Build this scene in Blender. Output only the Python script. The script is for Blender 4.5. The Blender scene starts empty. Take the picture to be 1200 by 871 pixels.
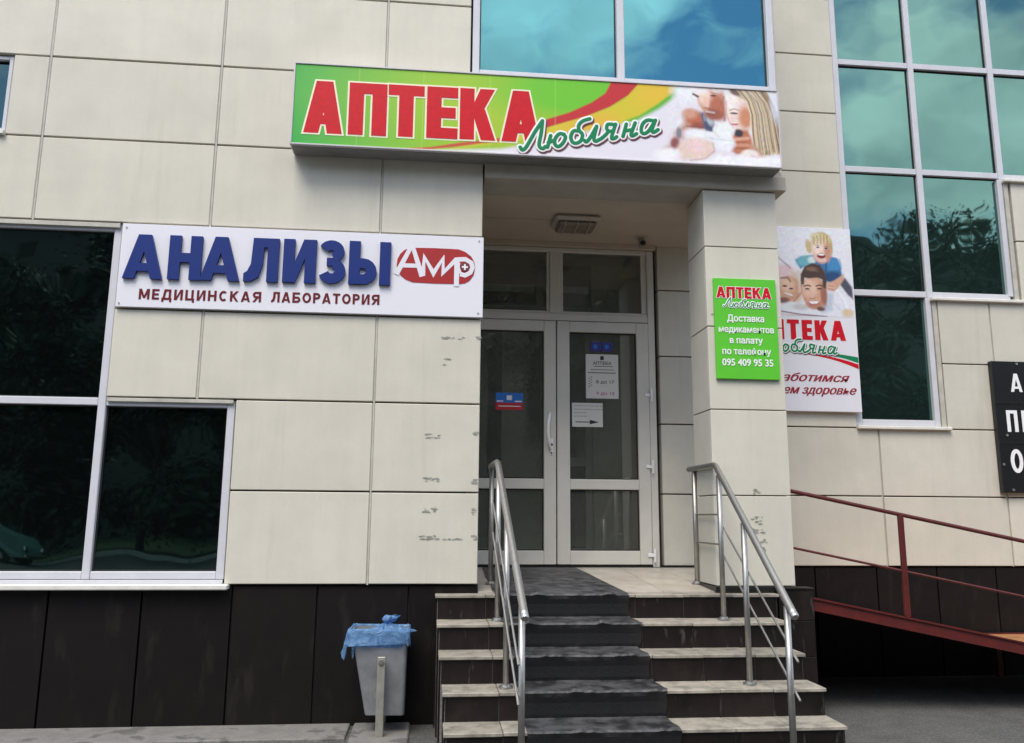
import bpy, bmesh, math, random
import numpy as np
from mathutils import Matrix, Vector
rnd = random.Random(7)
SC = bpy.context.scene
COL = SC.collection
# ------------------------------------------------------------------ camera
YAW, PITCH, ROLL, FPX = 0.0970993, 0.1752616, 0.0072701, 949.55
fw = Vector((math.sin(YAW)*math.cos(PITCH), math.cos(YAW)*math.cos(PITCH), math.sin(PITCH)))
rt0 = Vector((math.cos(YAW), -math.sin(YAW), 0)); up0 = rt0.cross(fw)
rt = rt0*math.cos(ROLL)+up0*math.sin(ROLL); up = up0*math.cos(ROLL)-rt0*math.sin(ROLL)
cam = bpy.data.cameras.new('camera'); cam.sensor_width = 36; cam.lens = FPX/1200*36
cam.clip_start = .05; cam.clip_end = 2000
co = bpy.data.objects.new('camera', cam); COL.objects.link(co)
M = Matrix((rt, up, -fw)).transposed().to_4x4(); M.translation = Vector((-0.32370, -5.50523, 0.45499))
co.matrix_world = M; SC.camera = co
# ------------------------------------------------------------------ sky, sun, exposure
SUN_EL, SUN_AZ = math.radians(58), math.radians(205)      # direction of the sun, azimuth clockwise from +Y
W = bpy.data.worlds.new('World'); SC.world = W; W.use_nodes = True
nt = W.node_tree; N = nt.nodes; L = nt.links
bg = N['Background']; bg.inputs[1].default_value = 0.14
sky = N.new('ShaderNodeTexSky'); sky.sky_type = 'NISHITA'; sky.sun_disc = False
sky.sun_elevation = SUN_EL; sky.sun_rotation = SUN_AZ; sky.air_density = 1.0; sky.dust_density = .6; sky.ozone_density = 2.6
tc = N.new('ShaderNodeTexCoord'); mp = N.new('ShaderNodeMapping'); mp.inputs['Scale'].default_value = (1, 1, 1.9)
mp.inputs['Location'].default_value = (1.5, 5.1, 0.2)
L.new(tc.outputs['Generated'], mp.inputs['Vector'])
cn = N.new('ShaderNodeTexNoise'); cn.inputs['Scale'].default_value = 2.1; cn.inputs['Detail'].default_value = 9; cn.inputs['Roughness'].default_value = .56
L.new(mp.outputs[0], cn.inputs['Vector'])
cr = N.new('ShaderNodeValToRGB'); cr.color_ramp.elements[0].position = .475; cr.color_ramp.elements[1].position = .575
L.new(cn.outputs['Fac'], cr.inputs['Fac'])
cn2 = N.new('ShaderNodeTexNoise'); cn2.inputs['Scale'].default_value = 4.5; cn2.inputs['Detail'].default_value = 7
L.new(mp.outputs[0], cn2.inputs['Vector'])
cc = N.new('ShaderNodeValToRGB'); cc.color_ramp.elements[0].position = .3; cc.color_ramp.elements[1].position = .72
cc.color_ramp.elements[0].color = (4.0, 4.3, 4.7, 1); cc.color_ramp.elements[1].color = (10.5, 10.5, 10.6, 1)
L.new(cn2.outputs['Fac'], cc.inputs['Fac'])
mx = N.new('ShaderNodeMix'); mx.data_type = 'RGBA'
L.new(cr.outputs['Color'], mx.inputs[0]); L.new(sky.outputs[0], mx.inputs[6]); L.new(cc.outputs[0], mx.inputs[7])
L.new(mx.outputs[2], bg.inputs[0])
sl = bpy.data.lights.new('sun', 'SUN'); sl.energy = 1.8; sl.angle = math.radians(30); sl.color = (1, .93, .82)
so = bpy.data.objects.new('sun', sl); COL.objects.link(so)
sd = Vector((math.sin(SUN_AZ)*math.cos(SUN_EL), math.cos(SUN_AZ)*math.cos(SUN_EL), math.sin(SUN_EL)))
so.rotation_euler = sd.to_track_quat('Z', 'Y').to_euler(); so.location = sd*40
SC.view_settings.view_transform = 'Standard'; SC.view_settings.look = 'None'
SC.view_settings.exposure = 0.97; SC.view_settings.gamma = 1; SC.view_settings.use_curve_mapping = False
GZ = -0.87          # ground level
YB = 1.329          # set-back facade plane

# ------------------------------------------------------------------ materials
def nodes(name):
    m = bpy.data.materials.new(name); m.use_nodes = True
    return m, m.node_tree.nodes, m.node_tree.links, m.node_tree.nodes['Principled BSDF']
def mat(name, col, rough=.6, metal=0., var=.0, vscale=6., bump=0., bscale=60., spec=.5, col2=None, objvar=0., streak=0.):
    m, n, l, b = nodes(name)
    b.inputs['Roughness'].default_value = rough; b.inputs['Metallic'].default_value = metal
    b.inputs['Specular IOR Level'].default_value = spec
    src = None
    t = n.new('ShaderNodeTexCoord')
    if var > 0 or col2:
        no = n.new('ShaderNodeTexNoise'); no.inputs['Scale'].default_value = vscale; no.inputs['Detail'].default_value = 8; no.inputs['Roughness'].default_value = .62
        g = n.new('ShaderNodeNewGeometry'); l.new(g.outputs['Position'], no.inputs['Vector'])
        r = n.new('ShaderNodeValToRGB'); r.color_ramp.elements[0].position = .3; r.color_ramp.elements[1].position = .7
        c2 = col2 or tuple(c*(1-var) for c in col)
        r.color_ramp.elements[0].color = (*c2, 1); r.color_ramp.elements[1].color = (*[min(1, c*(1+var*.35)) for c in col], 1)
        l.new(no.outputs['Fac'], r.inputs['Fac']); src = r.outputs['Color']
        rr = n.new('ShaderNodeMapRange'); rr.inputs[3].default_value = min(1, rough+.12); rr.inputs[4].default_value = max(0, rough-.08)
        l.new(no.outputs['Fac'], rr.inputs[0]); l.new(rr.outputs[0], b.inputs['Roughness'])
    if streak > 0:
        g = n.new('ShaderNodeNewGeometry'); mpp = n.new('ShaderNodeMapping'); mpp.inputs['Scale'].default_value = (14, 14, .9)
        l.new(g.outputs['Position'], mpp.inputs[0]); ns = n.new('ShaderNodeTexNoise'); ns.inputs['Scale'].default_value = 1; ns.inputs['Detail'].default_value = 5
        l.new(mpp.outputs[0], ns.inputs['Vector'])
        r = n.new('ShaderNodeMapRange'); r.inputs[1].default_value = .35; r.inputs[2].default_value = .62; r.inputs[3].default_value = 1-streak; r.inputs[4].default_value = 1; l.new(ns.outputs['Fac'], r.inputs[0])
        mm = n.new('ShaderNodeMix'); mm.data_type = 'RGBA'; mm.blend_type = 'MULTIPLY'; mm.inputs[0].default_value = 1
        l.new(src, mm.inputs[6]); l.new(r.outputs[0], mm.inputs[7]); src = mm.outputs[2]
    if objvar > 0:
        oi = n.new('ShaderNodeObjectInfo'); r = n.new('ShaderNodeMapRange'); r.inputs[3].default_value = 1-objvar; r.inputs[4].default_value = 1+objvar*.4
        l.new(oi.outputs['Random'], r.inputs[0]); mm = n.new('ShaderNodeMix'); mm.data_type = 'RGBA'; mm.blend_type = 'MULTIPLY'; mm.inputs[0].default_value = 1
        l.new(src, mm.inputs[6]); l.new(r.outputs[0], mm.inputs[7]); src = mm.outputs[2]
    if src: l.new(src, b.inputs['Base Color'])
    else: b.inputs['Base Color'].default_value = (*col, 1)
    if bump > 0:
        no = n.new('ShaderNodeTexNoise'); no.inputs['Scale'].default_value = bscale; no.inputs['Detail'].default_value = 6
        g = n.new('ShaderNodeNewGeometry'); l.new(g.outputs['Position'], no.inputs['Vector'])
        bp = n.new('ShaderNodeBump'); bp.inputs['Strength'].default_value = bump; bp.inputs['Distance'].default_value = .01
        l.new(no.outputs['Fac'], bp.inputs['Height']); l.new(bp.outputs[0], b.inputs['Normal'])
    return m
def mat_window(name, tint, warp=.005, met=.93):
    m, n, l, b = nodes(name)
    b.inputs['Metallic'].default_value = met; b.inputs['Base Color'].default_value = (*tint, 1); b.inputs['Roughness'].default_value = .02
    g = n.new('ShaderNodeNewGeometry'); no = n.new('ShaderNodeTexNoise'); no.inputs['Scale'].default_value = 1.7; no.inputs['Detail'].default_value = 1
    l.new(g.outputs['Position'], no.inputs['Vector']); bp = n.new('ShaderNodeBump'); bp.inputs['Strength'].default_value = 1; bp.inputs['Distance'].default_value = warp
    l.new(no.outputs['Fac'], bp.inputs['Height']); l.new(bp.outputs[0], b.inputs['Normal'])
    return m
def mat_clear(name, tint, refl=1.0):
    m, n, l, b = nodes(name); out = n['Material Output']; n.remove(b)
    tr = n.new('ShaderNodeBsdfTransparent'); tr.inputs[0].default_value = (*tint, 1)
    gl = n.new('ShaderNodeBsdfGlossy'); gl.inputs['Roughness'].default_value = .01; gl.inputs[0].default_value = (refl, refl, refl, 1)
    fr = n.new('ShaderNodeFresnel'); fr.inputs[0].default_value = 1.9
    mi = n.new('ShaderNodeMixShader'); l.new(fr.outputs[0], mi.inputs[0]); l.new(tr.outputs[0], mi.inputs[1]); l.new(gl.outputs[0], mi.inputs[2])
    df_ = n.new('ShaderNodeBsdfDiffuse'); df_.inputs[0].default_value = (.55, .56, .52, 1); m3 = n.new('ShaderNodeMixShader')  # pale dust haze mixed in to brighten the dark door panes
    g_ = n.new('ShaderNodeNewGeometry'); no = n.new('ShaderNodeTexNoise'); no.inputs['Scale'].default_value = 3; no.inputs['Detail'].default_value = 6; l.new(g_.outputs['Position'], no.inputs['Vector'])
    rr = n.new('ShaderNodeMapRange'); rr.inputs[3].default_value = .03; rr.inputs[4].default_value = .13; l.new(no.outputs['Fac'], rr.inputs[0]); l.new(rr.outputs[0], m3.inputs[0])
    l.new(mi.outputs[0], m3.inputs[1]); l.new(df_.outputs[0], m3.inputs[2]); l.new(m3.outputs[0], out.inputs[0])
    return m
def mat_print(name, rough=.42):
    m, n, l, b = nodes(name); a = n.new('ShaderNodeVertexColor'); a.layer_name = 'Col'
    l.new(a.outputs[0], b.inputs['Base Color']); b.inputs['Roughness'].default_value = rough
    return m
MT = dict(
 panel=mat('wall_panel_paint', (.60, .568, .482), .55, var=.10, vscale=2.6, bump=.12, bscale=220, objvar=.06, streak=.03),
 joint=mat('joint_strip_paint', (.47, .45, .39), .6, var=.25, vscale=9),
 backing=mat('wall_backing', (.05, .046, .042), .9, var=.3),
 stucco=mat('lintel_stucco', (.42, .385, .325), .8, var=.16, vscale=4, bump=.2, bscale=120),
 ceiling=mat('ceiling_paint', (.50, .43, .34), .85, var=.12, vscale=2, bump=.1, bscale=80),
 plinth=mat('plinth_stone', (.0085, .0062, .006), .5, var=.4, vscale=5, objvar=.25, bump=.05, spec=.2),
 frame=mat('window_frame_aluminium', (.56, .56, .60), .42, var=.08, vscale=8),
 sill=mat('sill_metal', (.70, .68, .62), .45, var=.15, vscale=12),
 upvc=mat('door_plastic', (.60, .575, .525), .35, var=.07, vscale=5),
 gasket=mat('black_rubber_seal', (.015, .015, .015), .7),
 glass=mat_window('coated_window_glass', (.11, .215, .19)), glassb=mat_window('blue_coated_glass', (.09, .245, .27), met=1),
 glassd=mat_window('dark_window_glass', (.062, .105, .10), met=.975),
 dglass=mat_clear('door_glass', (.90, .92, .86), .8),
 tile=mat('stair_tile', (.38, .345, .285), .5, var=.62, vscale=9, objvar=.2, bump=.08, bscale=90),
 floor=mat('porch_floor_tile', (.44, .40, .34), .35, var=.25, vscale=5, objvar=.08, bump=.05),
 riser=mat('riser_tile', (.016, .0105, .010), .34, var=.6, vscale=9, objvar=.25, streak=.4, spec=.35),
 concrete=mat('concrete', (.20, .19, .175), .9, var=.35, vscale=5, bump=.5, bscale=60),
 steel=mat('stainless_steel', (.42, .41, .39), .44, metal=1, var=.15, vscale=30, bump=.03),
 red=mat('ramp_red_paint', (.095, .010, .008), .45, var=.35, vscale=14, bump=.08),
 deck=mat('ramp_deck_rust', (.36, .16, .06), .75, var=.4, vscale=8, bump=.2),
 asphalt=mat('asphalt', (.085, .083, .08), .9, var=.38, vscale=3.5, bump=.9, bscale=160),
 binm=mat('bin_grey_paint', (.20, .205, .215), .5, var=.3, vscale=10, bump=.05),
 binpost=mat('bin_post_metal', (.33, .32, .28), .45, metal=.4, var=.25, vscale=14),
 bag=mat('blue_plastic_film', (.10, .25, .62), .25, var=.35, vscale=16, spec=.7),
 white=mat('sign_white', (.72, .71, .76), .35, var=.03, vscale=3),
 bezel=mat('sign_box_aluminium', (.55, .52, .54), .35, var=.12, vscale=9),
 under=mat('sign_box_underside', (.20, .20, .19), .6, var=.2),
 redp=mat('letter_red', (.58, .004, .014), .4, var=.15, vscale=30, spec=.25),
 cream=mat('letter_outline_cream', (.80, .76, .55), .4),
 whitep=mat('letter_white', (.80, .80, .80), .4),
 greenp=mat('script_green', (.004, .20, .075), .45, spec=.25),
 bluep=mat('letter_blue', (.008, .026, .165), .45, var=.06, spec=.25),
 marp=mat('letter_maroon', (.13, .008, .014), .5, spec=.25),
 bred=mat('banner_text_red', (.30, .018, .03), .4),
 logo=mat('logo_red', (.36, .010, .010), .4, var=.15, vscale=20),
 dkred=mat('script_shadow_maroon', (.13, .02, .03), .5),
 green=mat('sign_green', (.10, .52, .025), .4, var=.1, vscale=6),
 black=mat('sign_black', (.012, .012, .013), .28, var=.3, vscale=8),
 paper=mat('paper_white', (.62, .60, .58), .7),
 ink=mat('ink_black', (.02, .02, .02), .7),
 pink=mat('ink_pink', (.45, .05, .20), .7),
 stblue=mat('sticker_blue', (.02, .16, .55), .4), stnavy=mat('sticker_navy', (.03, .03, .22), .4), stred=mat('sticker_red', (.50, .02, .03), .4),
 lamp=mat('lamp_housing', (.42, .38, .32), .5), diff=mat('lamp_diffuser', (.20, .16, .12), .4),
 camh=mat('camera_housing', (.30, .26, .2), .5), dark=mat('dark_plastic', (.01, .01, .01), .3),
 lobby=mat('lobby_paint', (.62, .62, .55), .8, var=.15), lobbyd=mat('lobby_dark', (.09, .08, .075), .7),
 residue=mat('glue_residue', (.32, .315, .28), .9, var=.5, vscale=60),
 bark=mat('bark', (.06, .045, .035), .9, var=.4, vscale=10, bump=.6, bscale=20),
 kerb=mat('kerb_stone', (.42, .41, .38), .9, var=.25),
 grassm=mat('grass_green', (.03, .055, .015), .9, var=.4),
 block=mat('apartment_wall', (.10, .095, .09), .85, var=.2), roofm=mat('apartment_roof', (.05, .05, .05), .9),
 carp=mat('car_paint_green', (.12, .24, .21), .3, var=.1), tyre=mat('tyre_rubber', (.02, .02, .02), .8), chrome=mat('chrome', (.6, .6, .6), .15, metal=1),
 print=mat_print('printed_film'),
)
def leaf_mat():
    m, n, l, b = nodes('leaves'); b.inputs['Roughness'].default_value = .6
    oi = n.new('ShaderNodeNewGeometry'); r = n.new('ShaderNodeValToRGB')
    r.color_ramp.elements[0].color = (.014, .024, .010, 1); r.color_ramp.elements[1].color = (.024, .045, .016, 1)
    l.new(oi.outputs['Random Per Island'], r.inputs['Fac']); l.new(r.outputs[0], b.inputs['Base Color'])
    return m
MT['leaf'] = leaf_mat()
def add_drips(m, scale, lo, hi, col, amt):
    n, l = m.node_tree.nodes, m.node_tree.links; b = n['Principled BSDF']; src = b.inputs['Base Color'].links[0].from_socket
    g = n.new('ShaderNodeNewGeometry'); mp_ = n.new('ShaderNodeMapping'); mp_.inputs['Scale'].default_value = scale; l.new(g.outputs['Position'], mp_.inputs[0])
    no = n.new('ShaderNodeTexNoise'); no.inputs['Scale'].default_value = 1; no.inputs['Detail'].default_value = 7; no.inputs['Roughness'].default_value = .6; l.new(mp_.outputs[0], no.inputs['Vector'])
    r = n.new('ShaderNodeMapRange'); r.inputs[1].default_value = lo; r.inputs[2].default_value = hi; r.inputs[4].default_value = amt; l.new(no.outputs['Fac'], r.inputs[0])
    x = n.new('ShaderNodeMix'); x.data_type = 'RGBA'; x.inputs[7].default_value = (*col, 1); l.new(r.outputs[0], x.inputs[0]); l.new(src, x.inputs[6]); l.new(x.outputs[2], b.inputs['Base Color'])
add_drips(MT['riser'], (24, 24, 5), .62, .80, (.15, .14, .13), .6)
add_drips(MT['tile'], (9, 9, 9), .56, .70, (.10, .09, .075), .65)
add_drips(MT['panel'], (7, 7, .55), .60, .78, (.30, .28, .23), .30)
add_drips(MT['asphalt'], (.9, .9, .9), .52, .66, (.035, .034, .033), .6)
add_drips(MT['asphalt'], (95, 95, 95), .54, .62, (.17, .165, .155), .75)
add_drips(MT['asphalt'], (70, 70, 70), .58, .66, (.02, .02, .02), .7)
add_drips(MT['panel'], (150, 150, 150), .52, .66, (.36, .34, .29), .22)
add_drips(MT['panel'], (1.1, 1.1, 1.1), .5, .75, (.50, .47, .385), .35)
add_drips(MT['tile'], (38, 38, 38), .60, .68, (.13, .12, .10), .5)
add_drips(MT['plinth'], (9, 9, 2.5), .56, .78, (.030, .026, .022), .6)
add_drips(MT['concrete'], (5, 5, 5), .52, .6, (.05, .048, .045), .7)
add_drips(MT['binm'], (20, 20, 6), .60, .72, (.30, .29, .27), .5)
def rubber_mat():      # dusty ribbed rubber: dust lies on every upward face
    m, n, l, b = nodes('rubber_matting'); b.inputs['Roughness'].default_value = .55
    g = n.new('ShaderNodeNewGeometry'); no = n.new('ShaderNodeTexNoise'); no.inputs['Scale'].default_value = 11; no.inputs['Detail'].default_value = 8; l.new(g.outputs['Position'], no.inputs['Vector'])
    vo = n.new('ShaderNodeTexVoronoi'); vo.inputs['Scale'].default_value = 130; l.new(g.outputs['Position'], vo.inputs['Vector'])
    sx = n.new('ShaderNodeSeparateXYZ'); l.new(g.outputs['True Normal'], sx.inputs[0])
    r0 = n.new('ShaderNodeMapRange'); r0.inputs[1].default_value = .36; r0.inputs[2].default_value = .64; l.new(no.outputs['Fac'], r0.inputs[0])
    mu = n.new('ShaderNodeMath'); mu.operation = 'MULTIPLY'; mu.use_clamp = True; l.new(sx.outputs['Z'], mu.inputs[0]); l.new(r0.outputs[0], mu.inputs[1])
    c = n.new('ShaderNodeMix'); c.data_type = 'RGBA'; c.inputs[6].default_value = (.009, .009, .010, 1); c.inputs[7].default_value = (.066, .066, .070, 1); l.new(mu.outputs[0], c.inputs[0])
    l.new(c.outputs[2], b.inputs['Base Color'])
    bp = n.new('ShaderNodeBump'); bp.inputs['Strength'].default_value = .35; bp.inputs['Distance'].default_value = .003; l.new(vo.outputs['Distance'], bp.inputs['Height']); l.new(bp.outputs[0], b.inputs['Normal'])
    return m
MT['rubber'] = rubber_mat()
def film_mat():
    m, n, l, b = nodes('blue_bin_film'); out = n['Material Output']; b.inputs['Base Color'].default_value = (.20, .38, .60, 1); b.inputs['Roughness'].default_value = .22
    g = n.new('ShaderNodeNewGeometry'); no = n.new('ShaderNodeTexNoise'); no.inputs['Scale'].default_value = 15; no.inputs['Detail'].default_value = 4; no.inputs['Distortion'].default_value = 2.2; l.new(g.outputs['Position'], no.inputs['Vector'])
    bp = n.new('ShaderNodeBump'); bp.inputs['Strength'].default_value = .9; bp.inputs['Distance'].default_value = .012; l.new(no.outputs['Fac'], bp.inputs['Height']); l.new(bp.outputs[0], b.inputs['Normal'])
    tl = n.new('ShaderNodeBsdfTranslucent'); tl.inputs[0].default_value = (.16, .38, .80, 1); tr = n.new('ShaderNodeBsdfTransparent'); tr.inputs[0].default_value = (.55, .72, .95, 1)
    m1 = n.new('ShaderNodeMixShader'); m1.inputs[0].default_value = .35; l.new(b.outputs[0], m1.inputs[1]); l.new(tl.outputs[0], m1.inputs[2])
    rr = n.new('ShaderNodeMapRange'); rr.inputs[1].default_value = .35; rr.inputs[2].default_value = .7; rr.inputs[3].default_value = .12; rr.inputs[4].default_value = .6; l.new(no.outputs['Fac'], rr.inputs[0])
    m2 = n.new('ShaderNodeMixShader'); l.new(rr.outputs[0], m2.inputs[0]); l.new(m1.outputs[0], m2.inputs[1]); l.new(tr.outputs[0], m2.inputs[2]); l.new(m2.outputs[0], out.inputs[0]); return m
MT['bag'] = film_mat()

# ------------------------------------------------------------------ object helpers
WL = {}
def root(name, label, cat, loc=(0, 0, 0), group=None, kind=None):
    o = bpy.data.objects.new(name, None); COL.objects.link(o); o.location = loc; WL[o.name] = Vector(loc)
    o.empty_display_size = .1
    if label: o['label'] = label; o['category'] = cat
    if group: o['group'] = group
    if kind: o['kind'] = kind
    return o
def tomesh(name, bm, m):
    me = bpy.data.meshes.new(name)
    if isinstance(bm, bmesh.types.BMesh):
        bmesh.ops.recalc_face_normals(bm, faces=bm.faces[:]); bm.to_mesh(me); bm.free()
    else:
        me.from_pydata(*bm); me.update()
    if m is not None: me.materials.append(m)
    return me
def put(name, me, parent=None, loc=(0, 0, 0), m=None, smooth=False):
    """link a mesh (or bmesh or (verts, edges, faces)) whose coordinates are relative to world position loc"""
    if not isinstance(me, bpy.types.Mesh): me = tomesh(name, me, m)
    if smooth:
        me.polygons.foreach_set('use_smooth', [True]*len(me.polygons)); me.update()
    o = bpy.data.objects.new(name, me); COL.objects.link(o); loc = Vector(loc); WL[o.name] = loc
    if parent is not None: o.parent = parent; o.location = loc-WL[parent.name]
    else: o.location = loc
    return o
def tag(o, label, cat, group=None, kind=None):
    if label: o['label'] = label; o['category'] = cat
    if group: o['group'] = group
    if kind: o['kind'] = kind
    return o
def bx(bm, x0, x1, y0, y1, z0, z1, bev=0.):
    vs = [bm.verts.new((x, y, z)) for x in (x0, x1) for y in (y0, y1) for z in (z0, z1)]
    F = [(0, 1, 3, 2), (4, 6, 7, 5), (0, 4, 5, 1), (2, 3, 7, 6), (0, 2, 6, 4), (1, 5, 7, 3)]
    fs = [bm.faces.new([vs[i] for i in f]) for f in F]
    if bev > 0:
        es = {e for f in fs for e in f.edges}
        bmesh.ops.bevel(bm, geom=list(es), offset=bev, segments=1, affect='EDGES', profile=.5)
def box(x0, x1, y0, y1, z0, z1, bev=0.):
    bm = bmesh.new(); bx(bm, x0, x1, y0, y1, z0, z1, bev); return bm
_cache = {}
def slab(name, x0, x1, y0, y1, z0, z1, m, parent, bev=.003):
    """a bevelled box part; alike pieces share their mesh"""
    k = (name, round(x1-x0, 3), round(y1-y0, 3), round(z1-z0, 3), m.name, bev)
    if k not in _cache: _cache[k] = tomesh(name, box(0, x1-x0, 0, y1-y0, 0, z1-z0, bev), m)
    return put(name, _cache[k], parent, (x0, y0, z0))
def tube(bm, pts, r, seg=10, closed=False, caps=True, flat=1.):
    pts = [Vector(p) for p in pts]; n = len(pts); rings = []
    R = r if isinstance(r, (list, tuple)) else [r]*n
    prev = None
    for i, p in enumerate(pts):
        if i == 0: t = pts[1]-p
        elif i == n-1: t = p-pts[i-1]
        else: t = (pts[i+1]-p).normalized()+(p-pts[i-1]).normalized()
        t.normalize()
        if prev is None:
            a = Vector((0, 0, 1)) if abs(t.z) < .9 else Vector((1, 0, 0)); u = t.cross(a).normalized()
        else: u = (prev-t*prev.dot(t)).normalized()
        prev = u; v = t.cross(u)
        rings.append([bm.verts.new(p+(u*math.cos(2*math.pi*k/seg)+v*math.sin(2*math.pi*k/seg)*flat)*R[i]) for k in range(seg)])
    for a, b in zip(rings, rings[1:]):
        for k in range(seg):
            bm.faces.new([a[k], a[(k+1) % seg], b[(k+1) % seg], b[k]])
    if caps: bm.faces.new(rings[0]); bm.faces.new(rings[-1][::-1])
def tubem(pts, r, seg=10, **k):
    bm = bmesh.new(); tube(bm, pts, r, seg, **k); return bm

# ------------------------------------------------------------------ flat lettering (polygons in the X-Z plane, facing -Y)
def offset_poly(p, d):
    A = sum(p[i][0]*p[(i+1) % len(p)][1]-p[(i+1) % len(p)][0]*p[i][1] for i in range(len(p)))
    if A < 0: p = p[::-1]
    if d == 0: return p
    out = []; n = len(p)
    for i in range(n):
        a, b, c = p[i-1], p[i], p[(i+1) % n]
        e1 = np.array([b[0]-a[0], b[1]-a[1]]); e2 = np.array([c[0]-b[0], c[1]-b[1]])
        l1 = np.hypot(*e1) or 1e-9; l2 = np.hypot(*e2) or 1e-9
        n1 = np.array([e1[1], -e1[0]])/l1; n2 = np.array([e2[1], -e2[0]])/l2
        s = n1+n2; q = max(1+float(n1@n2), .45); v = s/q*d
        out.append((b[0]+v[0], b[1]+v[1]))
    return out
def ribbon(pts, t, cap=True):
    """polygon strip round a centre line"""
    P = [np.array(p, float) for p in pts]; n = len(P); L_, R_ = [], []
    for i in range(n):
        d = (P[min(i+1, n-1)]-P[max(i-1, 0)])
        if 0 < i < n-1:
            a = P[i]-P[i-1]; b = P[i+1]-P[i]; a /= (np.hypot(*a)+1e-9); b /= (np.hypot(*b)+1e-9); d = a+b; k = 1/max(.5, abs(float(np.hypot(*d))/2))
        else: k = 1
        d = d/(np.hypot(*d)+1e-9); m = np.array([-d[1], d[0]])*t/2*k
        L_.append(tuple(P[i]+m)); R_.append(tuple(P[i]-m))
    return L_, R_
def arc(cx, cy, rx, ry, a0, a1, n=10):
    return [(cx+rx*math.cos(math.radians(a0+(a1-a0)*i/n)), cy+ry*math.sin(math.radians(a0+(a1-a0)*i/n))) for i in range(n+1)]
def glyph(ch, W_, v, h):
    """block capital, height 1: list of ('p', polygon) or ('s', centre line, thickness)"""
    R_ = lambda x0, y0, x1, y1: ('p', [(x0, y0), (x1, y0), (x1, y1), (x0, y1)])
    P = lambda *p: ('p', list(p)); m = W_/2
    t = (v+h)/2
    def bowl(x0, y0, x1, y1):
        r = (y1-y0)/2-t/2; cx = x1-t/2-min(r, (x1-x0)*.55)
        return ('s', [(x0, y0+t/2), (cx, y0+t/2)]+arc(cx, (y0+y1)/2, x1-t/2-cx, r, -90, 90, 8)[1:-1]+[(cx, y1-t/2), (x0, y1-t/2)], t)
    if ch == 'А':
        aw = v*1.12
        return [P((0, 0), (v, 0), (m-aw/2+v*.98, 1), (m-aw/2, 1)), P((W_-v, 0), (W_, 0), (m+aw/2, 1), (m+aw/2-v*.98, 1)), R_(v*.55, .17, W_-v*.55, .17+h*.85)]
    if ch == 'П': return [R_(0, 0, v, 1), R_(W_-v, 0, W_, 1), R_(v*.5, 1-h, W_-v*.5, 1)]
    if ch == 'Т': return [R_(m-v/2, 0, m+v/2, 1-h*.5), R_(0, 1-h, W_, 1)]
    if ch == 'Е': return [R_(0, 0, v, 1), R_(v*.5, 0, W_, h), R_(v*.5, .5-h/2, W_*.93, .5+h/2), R_(v*.5, 1-h, W_, 1)]
    if ch == 'К': return [R_(0, 0, v, 1), P((v*.8, .42), (v*1.3, .40), (W_*.98, 1), (W_*.98-v*1.02, 1), (v*.8, .60)), P((v*.9, .50), (W_-v*1.0, 0), (W_, 0), (v*1.75, .60), (v*1.2, .62))]
    if ch == 'Н': return [R_(0, 0, v, 1), R_(W_-v, 0, W_, 1), R_(v*.5, .5-h/2, W_-v*.5, .5+h/2)]
    if ch == 'И': return [R_(0, 0, v, 1), R_(W_-v, 0, W_, 1), P((v*.4, 0), (v*1.15, 0), (W_-v*.4, 1), (W_-v*1.15, 1))]
    if ch == 'Л': return [R_(W_-v, 0, W_, 1), R_(W_*.24, 1-h, W_-v*.5, 1), P((W_*.24, 1), (W_*.24+v, 1), (W_*.22+v*.98, .42), (W_*.13+v*.9, .10), (v*.6, 0), (0, 0), (0, h*.85), (W_*.10, h*1.1), (W_*.20, .40))]
    if ch == 'Д': return [R_(0, -.20, h, h*.6), R_(W_-h, -.20, W_, h*.6), R_(0, 0, W_, h), R_(W_-v*1.25, h*.5, W_-v*.25, 1), R_(W_*.26, 1-h, W_-v*.8, 1), P((v*.35, h*.5), (v*1.35, h*.5), (W_*.26+v, 1), (W_*.26, 1))]
    if ch == 'Ц': return [R_(0, 0, v, 1), R_(W_-v*1.3, 0, W_-v*.3, 1), R_(0, 0, W_, h), R_(W_-h, -.20, W_, h*.5)]
    if ch == 'М': return [R_(0, 0, v*.95, 1), R_(W_-v*.95, 0, W_, 1), P((0, 1), (v*1.1, 1), (m+v*.42, .12), (m-v*.42, .12)), P((W_-v*1.1, 1), (W_, 1), (m+v*.42, .12), (m-v*.42, .12))]
    if ch == 'З': return [('s', arc(m*.94, .745, m*.94-t/2, .255-t/2, 158, -78, 14), t), ('s', arc(m, .29, m-t/2, .29-t/2, 78, -160, 16), t), ('p', [(m*.62, .50-t*.40), (m*1.2, .50-t*.40), (m*1.2, .50+t*.40), (m*.62, .50+t*.40)])]
    if ch == 'О': return [('s', arc(m, .5, m-t/2, .5-t/2, 0, 360, 22), t)]
    if ch == 'С': return [('s', arc(m*1.04, .5, m-t/2, .5-t/2, 48, 312, 16), t)]
    if ch == 'Р': return [R_(0, 0, v, 1), bowl(v*.5, .38, W_, 1)]
    if ch == 'Ь': return [R_(0, 0, v, 1), bowl(v*.5, 0, W_, .60)]
    if ch == 'Ы':
        b = W_-v*1.25; return [R_(0, 0, v, 1), bowl(v*.5, 0, b, .60), R_(W_-v, 0, W_, 1)]
    if ch == 'Б': return [R_(0, 0, v, 1), bowl(v*.5, 0, W_, .60), R_(v*.5, 1-h, W_*.92, 1)]
    if ch == 'Я': return [R_(W_-v, 0, W_, 1), ('s', [(W_-x, y) for x, y in bowl(v*.5, .38, W_, 1)[1]], t), P((0, 0), (v*1.05, 0), (W_*.62+v*.5, .5), (W_*.62-v*.5, .5))]
    raise KeyError(ch)
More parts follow.
